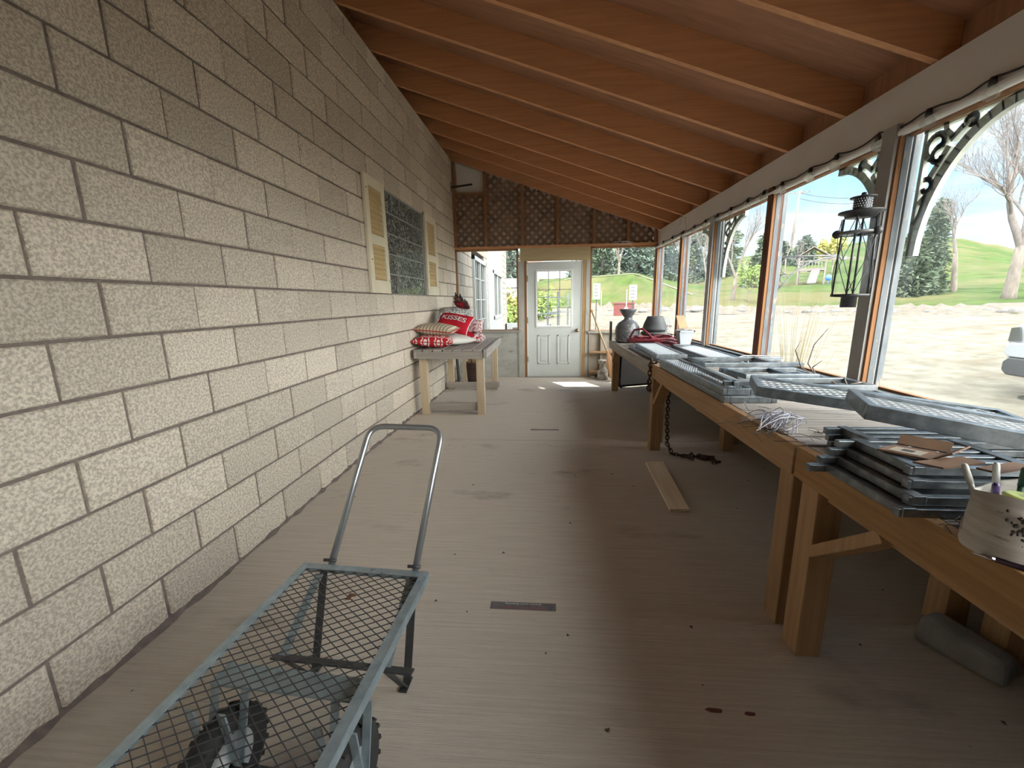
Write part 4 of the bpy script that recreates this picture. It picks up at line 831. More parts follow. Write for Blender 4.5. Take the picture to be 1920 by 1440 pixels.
for pts in ([(0, 0, 0), (-.03, .1, .05), (-.05, .22, .06), (-.03, .34, .12), (.03, .40, .23), (.10, .40, .33)], [(-.05, .22, .06), (-.09, .3, .10), (-.10, .36, .2), (-.05, .4, .26)], [(-.05, .22, .06), (-.09, .2, .12), (-.05, .19, .16)], [(0, 0, 0), (.03, .0, .06), (.0, -.05, .08), (-.04, -.04, .07)], [(0, 0, 0), (-.02, .03, .07), (-.05, .0, .1)], [(.0, 0, 0), (-.02, -.06, .03), (.02, -.07, .05)]):
    q.tube([b+V(p) for p in pts], [.004]*(len(pts)-1)+[.0015], 5, cap=False)
tag(q.build('bare_branch', mat('grey_branch', (.26, .22, .19), .9), base=tuple(b)), 'bare forked twig standing up beside the grey post', 'branch')
# white wire basket ring near the window
b = V((1.72, 3.30, .785)); q = MB(); R_ = .15
for rr, zz in ((R_, .07), (R_*.93, .04), (R_*.85, .005)): q.tube([b+V((rr*cos(i*.3142), rr*sin(i*.3142), zz)) for i in range(21)], .0035, 5, cap=False)
for k in range(14): a = k*2*pi/14; q.tube([b+V((R_*cos(a), R_*sin(a), .07)), b+V((R_*.85*cos(a), R_*.85*sin(a), .005)), b+V((R_*.3*cos(a+.6), R_*.3*sin(a+.6), .004))], .0025, 4, cap=False)
tag(q.build('wire_basket', M_pw, base=tuple(b)), 'round white wire basket by the window on the middle bench', 'basket')
# ---------------- far bench: vase, planters, hose, pot, racks
M_ceram = mat('dark_grey_glaze', (.12, .12, .125), .35, (.07, .07, .075), (12, 12, 12), dirt=((.34, .35, .36), (40, 40, 40), .60, .70), coat=.3)
b = V((1.17, 5.72, .747)); o = thing('ceramic_vase', tuple(b), 'dark grey round-bellied vase with a flared lip on the far bench', 'vase')
q = MB(); q.lathe([(0, 0), (.13, 0), (.152, .02), (.158, .08), (.166, .15), (.158, .21), (.125, .265), (.075, .30), (.05, .315), (.046, .335), (.060, .355), (.090, .395), (.112, .435), (.116, .45), (.105, .447), (.078, .40), (.04, .355), (.03, .33), (0, .32)], b, 36); q.build('body', M_ceram, o)
q = MB(); random.seed(5)
for k in range(60): a = k*2*pi/60*1.0; z = random.choice((.05, .085, .12, .155)); r = .160; q.tube([b+V((r*cos(a), r*sin(a), z-.012)), b+V(((r+.004)*cos(a+.05), (r+.004)*sin(a+.05), z)), b+V((r*cos(a+.1), r*sin(a+.1), z+random.uniform(-.01, .014)))], .003, 4, cap=False)
for z in (.028, .185): q.tube([b+V((.158*cos(i*.2094), .158*sin(i*.2094), z)) for i in range(31)], .0035, 4, cap=False)
q.build('raised_band', mat('pale_relief', (.30, .31, .32), .5), o)
def tub(c, r0, r1, h, label, m, inv=True, name='planter'):
    q = MB(); pr = [(0, h), (r0*.92, h), (r0, h-.012), ((r0+r1)/2+.01, h*.5), (r1, .035), (r1+.008, .03), (r1+.008, 0), (r1-.005, 0), (r0-.01, h-.02), (0, h-.02)] if inv else [(0, 0), (r0, 0), (r1, h-.02), (r1+.01, h-.02), (r1+.01, h), (r1-.004, h), (r0-.01, .01), (0, .01)]
    q.lathe(pr, c, 32); return tag(q.build(name, m, base=c), label, 'planter')
M_blkp = mat('matte_black_planter', (.065, .068, .072), .6, (.045, .047, .05), (6, 6, 6)); M_ribp = mat('speckled_grey_planter', (.34, .33, .31), .7, (.16, .155, .15), (60, 60, 60))
tub((1.52, 5.66, .747), .155, .172, .11, 'speckled grey planter under the black ones on the far bench', M_ribp)
tub((1.52, 5.66, .858), .15, .168, .05, 'thin dark planter rim in the middle of the stack', mat('dark_slate_planter', (.10, .10, .10), .6))
tub((1.52, 5.66, .909), .105, .158, .19, 'black upturned planter on top of the stack', M_blkp)
q = MB(); q.beam((.99, 6.0, .747), (.99, 6.0, 1.02), .02, .10, up=(0, 1, 0)); tag(q.build('slate_board', M_black, base=(.99, 6.0, .745)), 'narrow black board standing at the left of the vase', 'board')
q = MB(); q.box(1.62, 1.86, 6.02, 6.10, .747, .76); q.box(1.64, 1.70, 6.02, 6.08, .76, .93); q.box(1.60, 1.84, 5.98, 6.10, .93, .955); tag(q.build('wooden_stand', M_fir, base=(1.7, 6.05, .745)), 'small wooden stand behind the planters in the corner', 'stand')
M_hose = mat('dark_red_hose', (.26, .035, .045), .45, (.17, .025, .035), (9, 9, 9)); random.seed(12); q = MB(); pts = []
for i in range(150):
    t_ = i*.33; R1 = .25+.05*sin(t_*.37); pts.append(V((1.42+R1*1.0*cos(t_)+.05*sin(t_*.51), 5.22+.20*sin(t_)*(1+.2*cos(t_*.7)), .790+.055*(i/150)+.026*sin(t_*2.3))))
q.tube(pts, .0135, 8); q.tube([(1.16, 5.35, .78), (1.12, 5.28, .86), (1.15, 5.2, .95), (1.23, 5.12, .97), (1.30, 5.05, .90), (1.37, 5.0, .81), (1.52, 4.98, .77)], .0135, 8)
tag(q.build('garden_hose', M_hose, base=(1.42, 5.2, .747)), 'dark red hose coiled on the far bench in front of the planters', 'hose')
# grey square pot with cardboard flap
b = V((1.64, 4.84, .805)); o = thing('square_pot', tuple(b), 'light grey square tapered pot on the mesh panel by the second post', 'pot'); q = MB(); q.hexa([b+V(p) for p in ((-.055, -.055, 0), (.055, -.055, 0), (.055, .055, 0), (-.055, .055, 0), (-.08, -.08, .15), (.08, -.08, .15), (.08, .08, .15), (-.08, .08, .15))]); q.build('body', mat('light_grey_pot', (.40, .43, .46), .5), o)
q = MB(); [q.box(b.x+a[0], b.x+a[1], b.y+a[2], b.y+a[3], b.z+.145, b.z+.162) for a in ((-.088, .088, -.088, -.075), (-.088, .088, .075, .088), (-.088, -.075, -.088, .088), (.075, .088, -.088, .088))]; q.build('rim', mat('light_grey_pot', (.4, .43, .46)), o)
sheet([(1.60, 4.90, .98), (1.70, 4.90, .98), (1.66, 4.95, 1.13), (1.57, 4.96, 1.13)], .004, 'cardboard_flap', mat('tan_cardboard', (.50, .36, .22), .85), 'tan cardboard flap sticking up out of the grey pot', 'cardboard')
sheet([(1.62, 4.80, .99), (1.80, 4.76, .99), (1.80, 4.82, .995), (1.62, 4.86, .995)], .004, 'cardboard_slip', MATS['tan_cardboard'], 'flat cardboard slip laid over the rim of the grey pot', 'cardboard')
q = MB(); b = V((1.62, 5.42, .76))
for a in (-.07, -.02, .03, .08): q.tube([b+V((a, 0, 0)), b+V((a*.4, .01, .12)), b+V((a*.2+.02, .01, .24)), b+V((a*.5+.01, 0, .30)), b+V((a*.5-.03, 0, .33)), b+V((a*.5-.04, 0, .29))], .003, 5, cap=False)
q.tube([b+V((-.08, 0, .04)), b+V((.09, 0, .06))], .003, 5); tag(q.build('wire_plant_stand', mat('white_wire', (.6, .62, .64), .4), base=tuple(b)), 'white twisted wire stand at the foot of the far dark mullion', 'wire stand')
q = MB(); q.lathe([(0, 0), (.028, 0), (.028, .07), (.012, .09), (.012, .11), (0, .11)], (1.66, 5.32, .76), 16); tag(q.build('clear_bottle', mat('pale_bottle', (.55, .65, .72), .15), base=(1.66, 5.32, .76)), 'small pale blue bottle beside the white wire stand', 'bottle')
random.seed(8); q = MB()
for k in range(40):
    p = V((random.uniform(1.62, 1.84), random.uniform(5.45, 5.95), .752)); a = random.uniform(0, 6.28); q.tube([p, p+V((cos(a)*.04, sin(a)*.04, random.uniform(.02, .07))), p+V((cos(a+1)*.09, sin(a+1)*.09, random.uniform(0, .06)))], .004, 4, cap=False)
tag(q.build('dark_tangle', mat('dark_roots', (.05, .045, .04), .9), base=(1.73, 5.7, .747)), 'dark tangled stems in the corner of the far bench', 'stems', kind='stuff')
# ---------------- chain on the leg and over the floor
M_rust = mat('rusty_chain', (.13, .075, .05), .7, (.07, .045, .035), (40, 40, 40), metal=.4)
def chain(path, link=.042, r=.0042, name='chain', label=''):
    q = MB(); pts = [V(p) for p in path]; seg = []; 
    for a, c in zip(pts, pts[1:]):
        n = max(1, round((c-a).length/(link*.72)))
        for i in range(n): seg.append((a.lerp(c, i/n), (c-a).normalized()))
    for i, (p, d) in enumerate(seg):
        u = V((0, 0, 1)) if abs(d.z) < .9 else V((1, 0, 0)); s = d.cross(u).normalized(); u = s.cross(d)
        w_ = s if i % 2 else u; ring = []
        for k in range(13): t_ = 2*pi*k/12; ring.append(p+d*(link*.5*cos(t_))+w_*(link*.30*sin(t_)))
        q.tube(ring, r, 5, cap=False)
    return tag(q.build(name, M_rust, base=tuple(pts[-1])), label, 'chain')
chain([(1.01, 3.47, .80), (.932, 3.52, .80), (.925, 3.52, .74), (.925, 3.52, .62), (.928, 3.50, .56), (.922, 3.53, .60), (.926, 3.52, .53)], label='short rusty chain loop hanging over the front rail between benches', link=.05, r=.006)
random.seed(6); fl = [(1.07, 3.44, .66), (1.07, 3.44, .3), (1.08, 3.42, .09), (1.12, 3.40, .012), (1.20, 3.36, .008)]
for k in range(16): fl.append((1.23+.05*random.uniform(-1, 1)+k*.012, 3.32+random.uniform(-.06, .06), .008+.004*(k % 4)))
fl += [(1.40, 3.22, .008), (1.44, 3.24, .008), (1.40, 3.20, .008)]
chain(fl, label='long rusty chain hanging from the middle bench and heaped on the floor', link=.045, r=.0055)
# ---------------- floor things
q = MB(); q.hexa([(.842, 3.193, .004), (.805, 2.418, .004), (.928, 2.423, .004), (.985, 3.20, .004), (.842, 3.193, .024), (.805, 2.418, .024), (.928, 2.423, .024), (.985, 3.20, .024)]); 
for i, v_ in enumerate(q.v): q.v[i] = (v_[0], v_[1], v_[2]-.003)
tag(q.build('loose_plank', wood('pale_plank', (.82, .70, .52), (.66, .55, .39), 'y'), base=(.9, 2.8, 0), bevel=.002), 'short pale plank lying loose on the concrete', 'plank')
def decal(x0, x1, y0, y1, label, lines, cols):
    o = thing('floor_decal', ((x0+x1)/2, (y0+y1)/2, 0), label, 'floor sticker'); q = MB(); q.box(x0, x1, y0, y1, .0005, .0015); q.build('vinyl_strip', mat('charcoal_vinyl', (.11, .105, .11), .6, (.16, .15, .15), (20, 20, 20)), o)
    h_ = (y1-y0)
    for k, (tx, sz, mm) in enumerate(lines):
        cu = bpy.data.curves.new('t', 'FONT'); cu.body = tx; cu.size = sz; cu.align_x = 'CENTER'; cu.align_y = 'CENTER'; to = bpy.data.objects.new('t', cu); C.objects.link(to); bpy.context.view_layer.update()
        me = bpy.data.meshes.new_from_object(to.evaluated_get(bpy.context.evaluated_depsgraph_get())); bpy.data.objects.remove(to)
        me.transform(Matrix.Translation((0, (.26-.52*(1-k))*h_, .0019)) @ Matrix.Rotation(pi, 4, 'Z')); me.materials.clear(); me.materials.append(mm)
        t2 = bpy.data.objects.new('lettering', me); C.objects.link(t2); t2.parent = o
M_let = mat('white_lettering', (.66, .66, .64), .6); M_rlet = mat('faded_red_lettering', (.34, .10, .10), .6)
decal(-.232, .058, 1.536, 1.580, 'dark floor sticker with upside-down white and red lettering, nearer one', [('PLEASE STAND HERE', .0215, M_rlet), ('practice social distancing', .016, M_let)], None)
decal(-.125, .172, 4.06, 4.10, 'small faded dark floor sticker lying farther off past the crack', [('PLEASE STAND HERE', .0215, M_rlet), ('practice social distancing', .016, M_let)], None)
q = MB(); c = V((1.56, 1.40, .0)); rot = Matrix.Rotation(radians(28), 3, 'Z'); pr = [V(p) for p in ((-.07, -.13, 0), (.07, -.13, 0), (.08, .12, 0), (-.07, .12, 0), (-.055, -.12, .085), (.055, -.12, .075), (.06, .10, .10), (-.05, .11, .11))]; q.hexa([c+rot @ p for p in pr]); tag(q.build('stone_block', mat('grey_stone', (.34, .33, .32), .9, (.25, .245, .24), (9, 9, 9), bump=.004, bscale=(30, 30, 30)), base=tuple(c), bevel=.02), 'rounded grey stone block on the floor under the near bench', 'stone')
M_spill = mat('dark_red_spill', (.13, .04, .04), .6)
for x, y, a, b_ in ((.56, 1.13, .03, .008), (.67, 1.125, .018, .007)):
    q = MB(); pts = [(x+a*cos(t_*.52)*random.uniform(.8, 1.2), y+b_*sin(t_*.52)*random.uniform(.8, 1.2), .0006) for t_ in range(12)]; q.prism(pts, (0, 0, .0006)); tag(q.build('paint_spot', M_spill, base=(x, y, 0)), 'small dull red paint spot on the floor, %s one' % ('larger left' if a > .02 else 'smaller right'), 'stain', 'red paint spots on the floor')
# framed board under the far bench, paddle, cement urn
o = thing('chalkboard', (1.15, 6.3, 0), 'grey board in a black frame leaning under the far bench', 'board'); P0 = V((1.17, 6.16, .03)); u = V((.94, .34, 0)).normalized(); n_ = V((0, -.10, 1)).normalized()
q = MB(); q.prism([P0, P0+u*.66, P0+u*.66+n_*.58, P0+n_*.58], (0, .012, 0)); q.build('panel', mat('slate_grey_face', (.62, .64, .67), .6), o)
q = MB(); [q.beam(a, c, .03, .03, up=(0, 1, 0)) for a, c in ((P0, P0+u*.66), (P0, P0+n_*.58), (P0+u*.66, P0+u*.66+n_*.58), (P0+n_*.58, P0+u*.66+n_*.58))]; q.build('frame', M_black, o)
q = MB(); [q.box(P0.x+s-.015, P0.x+s+.015, P0.y-.02+s*.36, P0.y+.02+s*.36, 0, .03) for s in (.03, .6)]; q.build('foot', M_black, o)
o = thing('canoe_paddle', (1.09, 6.72, 0), 'wooden paddle with a knob grip leaning right of the door', 'paddle'); a, c = V((.83, 7.0, 1.15)), V((1.08, 6.75, .45)); e_ = V((1.20, 6.63, .03))
q = MB(); q.tube([a, c], .013, 10); q.build('shaft', wood('pale_ash', (.52, .38, .22), (.42, .30, .17), 'z'), o); q = MB(); q.ball(tuple(a), .028, 14, 8, (1.2, .8, .8)); q.build('grip', MATS['pale_ash'], o)
q = MB(); s_ = V((1, .1, 0)).normalized(); q.prism([c-s_*.012+V((0, 0, .05)), c+s_*.012+V((0, 0, .05)), c.lerp(e_, .35)+s_*.07, c.lerp(e_, .9)+s_*.08, e_+s_*.045, e_-s_*.045, c.lerp(e_, .9)-s_*.08, c.lerp(e_, .35)-s_*.07], (0, .012, .004)); q.build('blade', mat('orange_brown_blade', (.42, .22, .10), .6), o)
b = V((1.02, 6.86, 0)); q = MB(); q.lathe([(0, 0), (.085, 0), (.09, .05), (.08, .16), (.045, .20), (.035, .24), (.075, .29), (.085, .33), (.075, .335), (.02, .27), (0, .27)], b, 24); tag(q.build('cement_urn', mat('mottled_cement', (.50, .48, .44), .85, (.24, .22, .2), (16, 16, 16), lo=.45, hi=.6), base=tuple(b)), 'small mottled pale urn on the floor under the right far window', 'urn')
q = MB(); q.beam((.90, 6.93, .05), (.99, 6.93, .05), .06, .05); tag(q.build('dark_block', M_black, base=(.95, 6.93, .02)), 'small black block on the floor left of the mottled urn', 'block')
# ---------------- table on the left with cushions
o = thing('slatted_table', (-1.08, 5.4, 0), 'weathered slatted table against the block wall', 'table'); ty0, ty1, tx0, tx1, tz = 4.60, 6.20, -1.50, -.64, .79
M_tw = wood('grey_table_y', (.44, .41, .37), (.29, .265, .235), 'y', attr=.2); M_twx = wood('grey_table_x', (.40, .36, .32), (.28, .25, .22), 'x', attr=.1); M_leg = wood('pale_table_leg', (.56, .46, .33), (.45, .35, .23), 'z', attr=.1)
q = MB(); n = 7
for k in range(n): x = tx0+(tx1-tx0-.04)*k/n; q.box(x, x+(tx1-tx0-.04)/n-.02, ty0, ty1, tz-.02, tz)
q.build('slat_top', M_tw, o, bevel=.002)
q = MB(); q.box(tx1-.038, tx1, ty0-.005, ty1, tz-.10, tz+.002); q.build('side_rail', M_tw, o, bevel=.003); q = MB(); q.box(tx0, tx0+.038, ty0, ty1, tz-.10, tz-.022); q.build('side_rail', M_tw, o)
q = MB(); q.box(tx0+.04, tx1-.04, ty0+.005, ty0+.043, tz-.11, tz-.022); q.build('end_rail', M_twx, o, bevel=.003); q = MB(); q.box(tx0+.04, tx1-.04, ty1-.04, ty1, tz-.11, tz-.022); q.build('end_rail', M_twx, o)
for lx, ly in ((tx0+.045, ty0+.045), (tx1-.135, ty0+.045), (tx0+.045, ty1-.13), (tx1-.135, ty1-.13)): q = MB(); q.box(lx, lx+.089, ly, ly+.089 if ly < 5 else ly+.07, 0, tz-.022); q.build('leg', M_leg, o, bevel=.004)
q = MB(); q.box(tx0+.134, tx1-.135, ty0+.07, ty0+.108, .045, .135); q.build('stretcher', M_twx, o); q = MB(); q.box(tx0+.03, tx1-.02, ty1-.17, ty1-.132, .04, .12); q.build('stretcher', M_twx, o)
def pmat(name, base, fg, kind, sc):
    m = bpy.data.materials.new(name); m.use_nodes = True; t = m.node_tree; b = t.nodes['Principled BSDF']; b.inputs['Roughness'].default_value = .9; b.inputs['Specular IOR Level'].default_value = .15; L = t.links.new
    tcn = N(t, 'ShaderNodeTexCoord'); mp_ = N(t, 'ShaderNodeMapping'); mp_.inputs['Scale'].default_value = (sc, sc, sc); L(tcn.outputs['Object'], mp_.inputs[0])
    def mth(op, *a):
        x = N(t, 'ShaderNodeMath', operation=op)
        for i, v in enumerate(a):
            if hasattr(v, 'node'): L(v, x.inputs[i])
            else: x.inputs[i].default_value = v
        return x.outputs[0]
    s = N(t, 'ShaderNodeSeparateXYZ'); L(mp_.outputs[0], s.inputs[0]); X, Y = s.outputs[0], s.outputs[1]
    if kind == 'rings':
        def ring(ox, oy, ax, ay):
            fx_ = mth('MULTIPLY', mth('SUBTRACT', mth('FRACT', mth('ADD', X, ox)), .5), ax); fy_ = mth('MULTIPLY', mth('SUBTRACT', mth('FRACT', mth('ADD', Y, oy)), .5), ay)
            r_ = mth('SQRT', mth('ADD', mth('MULTIPLY', fx_, fx_), mth('MULTIPLY', fy_, fy_))); return mth('LESS_THAN', mth('ABSOLUTE', mth('SUBTRACT', r_, .36)), .055)
        f = mth('MAXIMUM', ring(0, 0, 1, 1.9), ring(0, 0, 1.9, 1)); f = mth('MAXIMUM', f, ring(.5, .5, 1.3, 1.3))
    elif kind == 'stripes': f = mth('LESS_THAN', mth('FRACT', X), .5)
    elif kind == 'plain': f = None
    else:
        nn = N(t, 'ShaderNodeTexNoise'); nn.inputs['Scale'].default_value = 1.6; nn.inputs['Detail'].default_value = 3; L(mp_.outputs[0], nn.inputs['Vector']); f = mth('GREATER_THAN', nn.outputs[0], .53)
    mx_ = N(t, 'ShaderNodeMixRGB'); mx_.inputs[1].default_value = (*base, 1); mx_.inputs[2].default_value = (*fg, 1)
    if f is not None: L(f, mx_.inputs[0])
    else: mx_.inputs[0].default_value = 0
    L(mx_.outputs[0], b.inputs['Base Color']); return m
RED, WHT = (.50, .02, .03), (.75, .70, .66)
def cushion(c, sx, sy, T, rot, m, label, mpipe=None, name='cushion', text=None, patch=None):
    """c centre, half sizes, half thickness; rot euler"""
    o = thing(name, c, label, 'cushion', 'cushions on the slatted table'); o.rotation_euler = rot; n = 16; q = MB(); vs = []; fs = []
    def zz(u, v): return T*max(0, (1-u*u)*(1-v*v))**.42
    def xy(u, v): k = 1-.10*(1-abs(u)**2)*abs(v)**3; k2 = 1-.10*(1-abs(v)**2)*abs(u)**3; return sx*u*k2, sy*v*k
    for s in (1, -1):
        b0 = len(vs)
        for i in range(n+1):
            for j in range(n+1):
                u = sin((i/n*2-1)*pi/2); v = sin((j/n*2-1)*pi/2); x, y = xy(u, v); vs.append((c[0]+x, c[1]+y, c[2]+s*zz(u, v)*(1+.05*sin(7*u+3*v))))
        for i in range(n):
            for j in range(n): a = b0+i*(n+1)+j; f = (a, a+n+1, a+n+2, a+1); fs.append(f if s > 0 else f[::-1])
    q.add(vs, fs, .5, True); q.build('cover', m, o)
    if mpipe:
        pts = [];
        for k in range(48):
            t_ = k/48*4; e1 = int(t_); f = (t_-e1)*2-1; u, v = ((f, -1), (1, f), (-f, 1), (-1, -f))[e1]; x, y = xy(u, v); pts.append(V((c[0]+x*1.0, c[1]+y*1.0, c[2])))
        q = MB(); q.tube(pts+[pts[0]], .006, 6, cap=False); q.build('piping', mpipe, o)
    if text:
        cu = bpy.data.curves.new('t', 'FONT'); cu.body = text; cu.size = sx*.52; cu.align_x = 'CENTER'; cu.align_y = 'CENTER'; cu.offset = .002; to = bpy.data.objects.new('t', cu); C.objects.link(to); bpy.context.view_layer.update()
        me = bpy.data.meshes.new_from_object(to.evaluated_get(bpy.context.evaluated_depsgraph_get())); bpy.data.objects.remove(to); bm_ = bmesh.new(); bm_.from_mesh(me); bmesh.ops.triangulate(bm_, faces=bm_.faces); bmesh.ops.subdivide_edges(bm_, edges=bm_.edges, cuts=2, use_grid_fill=True)
        for v_ in bm_.verts: v_.co.y += sy*.15; u, w_ = max(-.98, min(.98, v_.co.x/sx)), max(-.98, min(.98, v_.co.y/sy)); v_.co.z = zz(u, w_)*(1+.05*sin(7*u+3*w_))+.006
        bm_.to_mesh(me); bm_.free(); me.materials.clear(); me.materials.append(M_let); t2 = bpy.data.objects.new('lettering', me); C.objects.link(t2); t2.parent = o
    return o
m_ring = pmat('red_white_chain_print', RED, WHT, 'rings', 6.5); m_red = pmat('plain_red_cloth', (.46, .015, .03), RED, 'plain', 1); m_str = pmat('cream_tan_stripe', (.62, .54, .42), (.36, .29, .20), 'stripes', 24); m_wh = pmat('plain_cream_cloth', (.66, .64, .60), WHT, 'plain', 1)
m_gp = pmat('grey_white_print', (.66, .65, .63), (.20, .22, .22), 'blot', 26); m_pl = pmat('dark_red_check', (.20, .01, .015), (.03, .02, .02), 'blot', 18); m_fl = pmat('pink_white_print', (.68, .58, .56), (.38, .12, .13), 'blot', 26)
M_pipe = mat('red_piping', (.45, .02, .03), .7)
cushion((-1.31, 4.86, .868), .245, .20, .075, (0, radians(3), radians(4)), m_ring, 'red cushion with white linked-ring print at the front of the pile', M_pipe)
cushion((-1.30, 4.98, 1.005), .235, .20, .072, (radians(4), radians(5), radians(-6)), m_str, 'cream and tan striped cushion with red piping on top of the ring print one', M_pipe)
cushion((-1.10, 5.10, .866), .20, .19, .06, (radians(4), 0, radians(38)), m_wh, 'plain cream cushion wedged behind the ring print one', None)
cushion((-1.06, 5.42, .868), .20, .20, .072, (0, 0, radians(10)), m_red, 'plain red cushion at the bottom right of the pile', None)
cushion((-1.17, 5.34, 1.05), .23, .19, .075, (radians(38), radians(10), radians(-6)), m_red, 'red cushion lettered KISSES facing out of the pile', M_pw, text='KISSES')
cushion((-1.20, 5.62, 1.165), .25, .20, .09, (radians(14), radians(4), radians(10)), m_gp, 'grey and white printed cushion at the top of the pile', None)
cushion((-1.22, 5.82, .90), .22, .20, .105, (0, 0, 0), m_gp, 'grey printed cushion underneath at the back of the pile', None)
cushion((-1.12, 5.68, 1.29), .11, .09, .045, (radians(10), radians(18), radians(20)), m_pl, 'small dark red checked cushion crowning the pile', None)
cushion((-.93, 5.50, 1.0), .13, .10, .06, (radians(60), 0, radians(-10)), m_fl, 'small pink and white print cushion leaning at the right of the pile', None)
cushion((-.86, 5.36, .862), .09, .10, .068, (0, 0, radians(20)), m_fl, 'bunched white print cushion at the right end on the bare slats', None)
# bucket and torches in the corner
b = V((-1.13, 6.60, 0)); o = thing('metal_bucket', tuple(b), 'dark brown bucket on the floor behind the slatted table', 'bucket'); q = MB(); q.lathe([(0, 0), (.11, 0), (.115, .01), (.14, .34), (.146, .345), (.146, .355), (.135, .355), (.105, .02), (0, .02)], b, 30); q.build('body', mat('brown_enamel', (.10, .055, .05), .5, (.07, .04, .035), (6, 6, 6)), o)
q = MB(); q.tube([b+V((-.146, 0, .33)), b+V((-.13, -.08, .28)), b+V((-.08, -.14, .25)), b+V((0, -.16, .24)), b+V((.08, -.14, .25)), b+V((.13, -.08, .28)), b+V((.146, 0, .33))], .004, 6); q.build('handle', M_black, o)
M_bam = mat('bamboo_cane', (.40, .26, .12), .6, (.26, .16, .07), (30, 30, 6)); M_weave = mat('woven_brown_cane', (.20, .09, .05), .8, (.10, .045, .03), (60, 60, 90), bump=.004, bscale=(60, 60, 120))
random.seed(3); tdesc = ['leftmost tiki torch against the blocks', 'tiki torch second from the left', 'tallest tiki torch in the middle of the bundle', 'tiki torch just right of the tallest', 'tiki torch second from the right', 'rightmost tiki torch toward the window']
for i in range(6):
    tp = V((-1.455+.042*i, 6.88-.03*(i % 2)-.02*i, 1.49-.028*i+(.03 if i == 2 else 0))); bt = V((-1.175+.02*i, 6.62+.02*(i % 3), .03)); o = thing('tiki_torch', tuple(bt), tdesc[i]+', standing in the bucket', 'torch', 'tiki torches in the bucket'); d = (tp-bt).normalized()
    q = MB(); q.tube([bt, tp-d*.27], .011, 8); q.build('bamboo_pole', M_bam, o)
    q = MB(); q.tube([tp-d*.42, tp-d*.30, tp-d*.20, tp-d*.10, tp-d*.07], [.014, .024, .033, .040, .036], 12); q.build('woven_basket', M_weave, o)
    q = MB(); q.tube([tp-d*.08, tp-d*.04, tp-d*.035, tp-d*.0], [.022, .022, .012, .010], 10); q.build('wick_cap', M_black, o)
q = MB(); q.beam((-1.36, 6.42, 0), (-1.39, 6.45, .62), .03, .04); tag(q.build('dark_stake', M_black, base=(-1.36, 6.42, 0)), 'dark stake standing behind the table left of the bucket', 'stake')
q = MB(); q.beam((-1.27, 6.45, 0), (-1.27, 6.47, .5), .05, .03, up=(0, 1, 0)); tag(q.build('grey_lath', M_leg, base=(-1.27, 6.45, 0)), 'pale grey slat standing between dark stake and bucket', 'slat')
# shutters
M_cream = mat('cream_shutter_paint', (.72, .66, .50), .6, (.66, .60, .45), (4, 4, 4)); M_louv = mat('yellowed_louvers', (.60, .46, .24), .65)
def shutter(y0, y1, z0, z1, label):
    o = thing('window_shutter', (-1.6+.03*max(0, y0-3), (y0+y1)/2, z0), label, 'shutter', 'cream shutters beside the glass block window'); xx = -1.597; st = .075
    q = MB(); q.box(xx, xx+.03, y0, y0+st, z0, z1); q.box(xx, xx+.03, y1-st, y1, z0, z1)
    zm = z0+(z1-z0)*.47
    for a, c in ((z0, z0+.12), (zm-.045, zm+.045), (z1-.09, z1)): q.box(xx, xx+.03, y0+st, y1-st, a, c)
    bend(q).build('frame', M_cream, o, bevel=.003)
    for a, c in ((z0+.12, zm-.045), (zm+.045, z1-.09)):
        q = MB(); k = int((c-a)/.042)
        for i in range(k): z = a+(c-a)*(i+.5)/k; q.beam((xx+.013, y0+st, z), (xx+.013, y1-st, z), .036, .006, up=(1.1, 0, 1))
        q.box(xx, xx+.003, y0+st, y1-st, a, c); bend(q).build('louvers', M_louv, o)
    q = MB(); [q.ball((xx+.031, yy, zz), .006, 8, 5) for yy, zz in ((y0+.03, z1-.12), (y1-.03, z0+.12), (y0+.04, z0+.3))]; bend(q).build('screws', M_black, o)
shutter(3.70, 4.13, 1.425, 2.455, 'cream louvered shutter left of the glass block window, the nearer one'); shutter(5.40, 5.88, 1.425, 2.46, 'cream louvered shutter right of the glass block window, the farther one')
# iron bracket high on the block wall near the corner
b = V((-1.485, 7.0, 3.16)); q = MB(); q.box(b.x, b.x+.012, b.y-.02, b.y+.02, b.z-.08, b.z+.08); q.beam(b+V((.01, 0, 0)), b+V((.36, -.02, .03)), .02, .025); tag(q.build('iron_bracket', M_black, base=tuple(b)), 'dark iron bracket arm high on the block wall in the corner', 'bracket')
# ---------------- lantern on the grey post
LC = V((1.70, 2.43, 0)); o = thing('hanging_lantern', (1.70, 2.43, 1.26), 'tall black metal and glass lantern hung on the grey post', 'lantern')
M_lmet = mat('dark_lantern_metal', (.075, .078, .08), .45, (.04, .04, .042), (14, 14, 14), metal=.5)
q = MB(); q.lathe([(0, 1.262), (.036, 1.262), (.036, 1.318), (.084, 1.320), (.086, 1.334), (0, 1.336)], LC, 32); q.build('base_cup', M_lmet, o)
q = MB(); q.lathe([(.066, 1.336), (.070, 1.45), (.068, 1.72)], LC, 32); q.build('glass_cylinder', glass('lantern_glass', haze=.02, tint=(.93, .96, .96)), o)
for k in range(4): a = pi/4+k*pi/2; q = MB(); q.tube([LC+V((.078*cos(a), .078*sin(a), 1.334)), LC+V((.070*cos(a), .070*sin(a), 1.735))], .0055, 6); q.build('upright', M_lmet, o)
q = MB()
for k in range(4):
    a0 = pi/4+k*pi/2
    for s in (0, 1):
        q.tube([LC+V(((.078+.012*sin(pi*i/8))*cos(a0+(i/8 if s else 1-i/8)*pi/2), (.078+.012*sin(pi*i/8))*sin(a0+(i/8 if s else 1-i/8)*pi/2), 1.334+.40*i/8)) for i in range(9)], .002, 5, cap=False)
q.build('cross_wires', M_lmet, o)
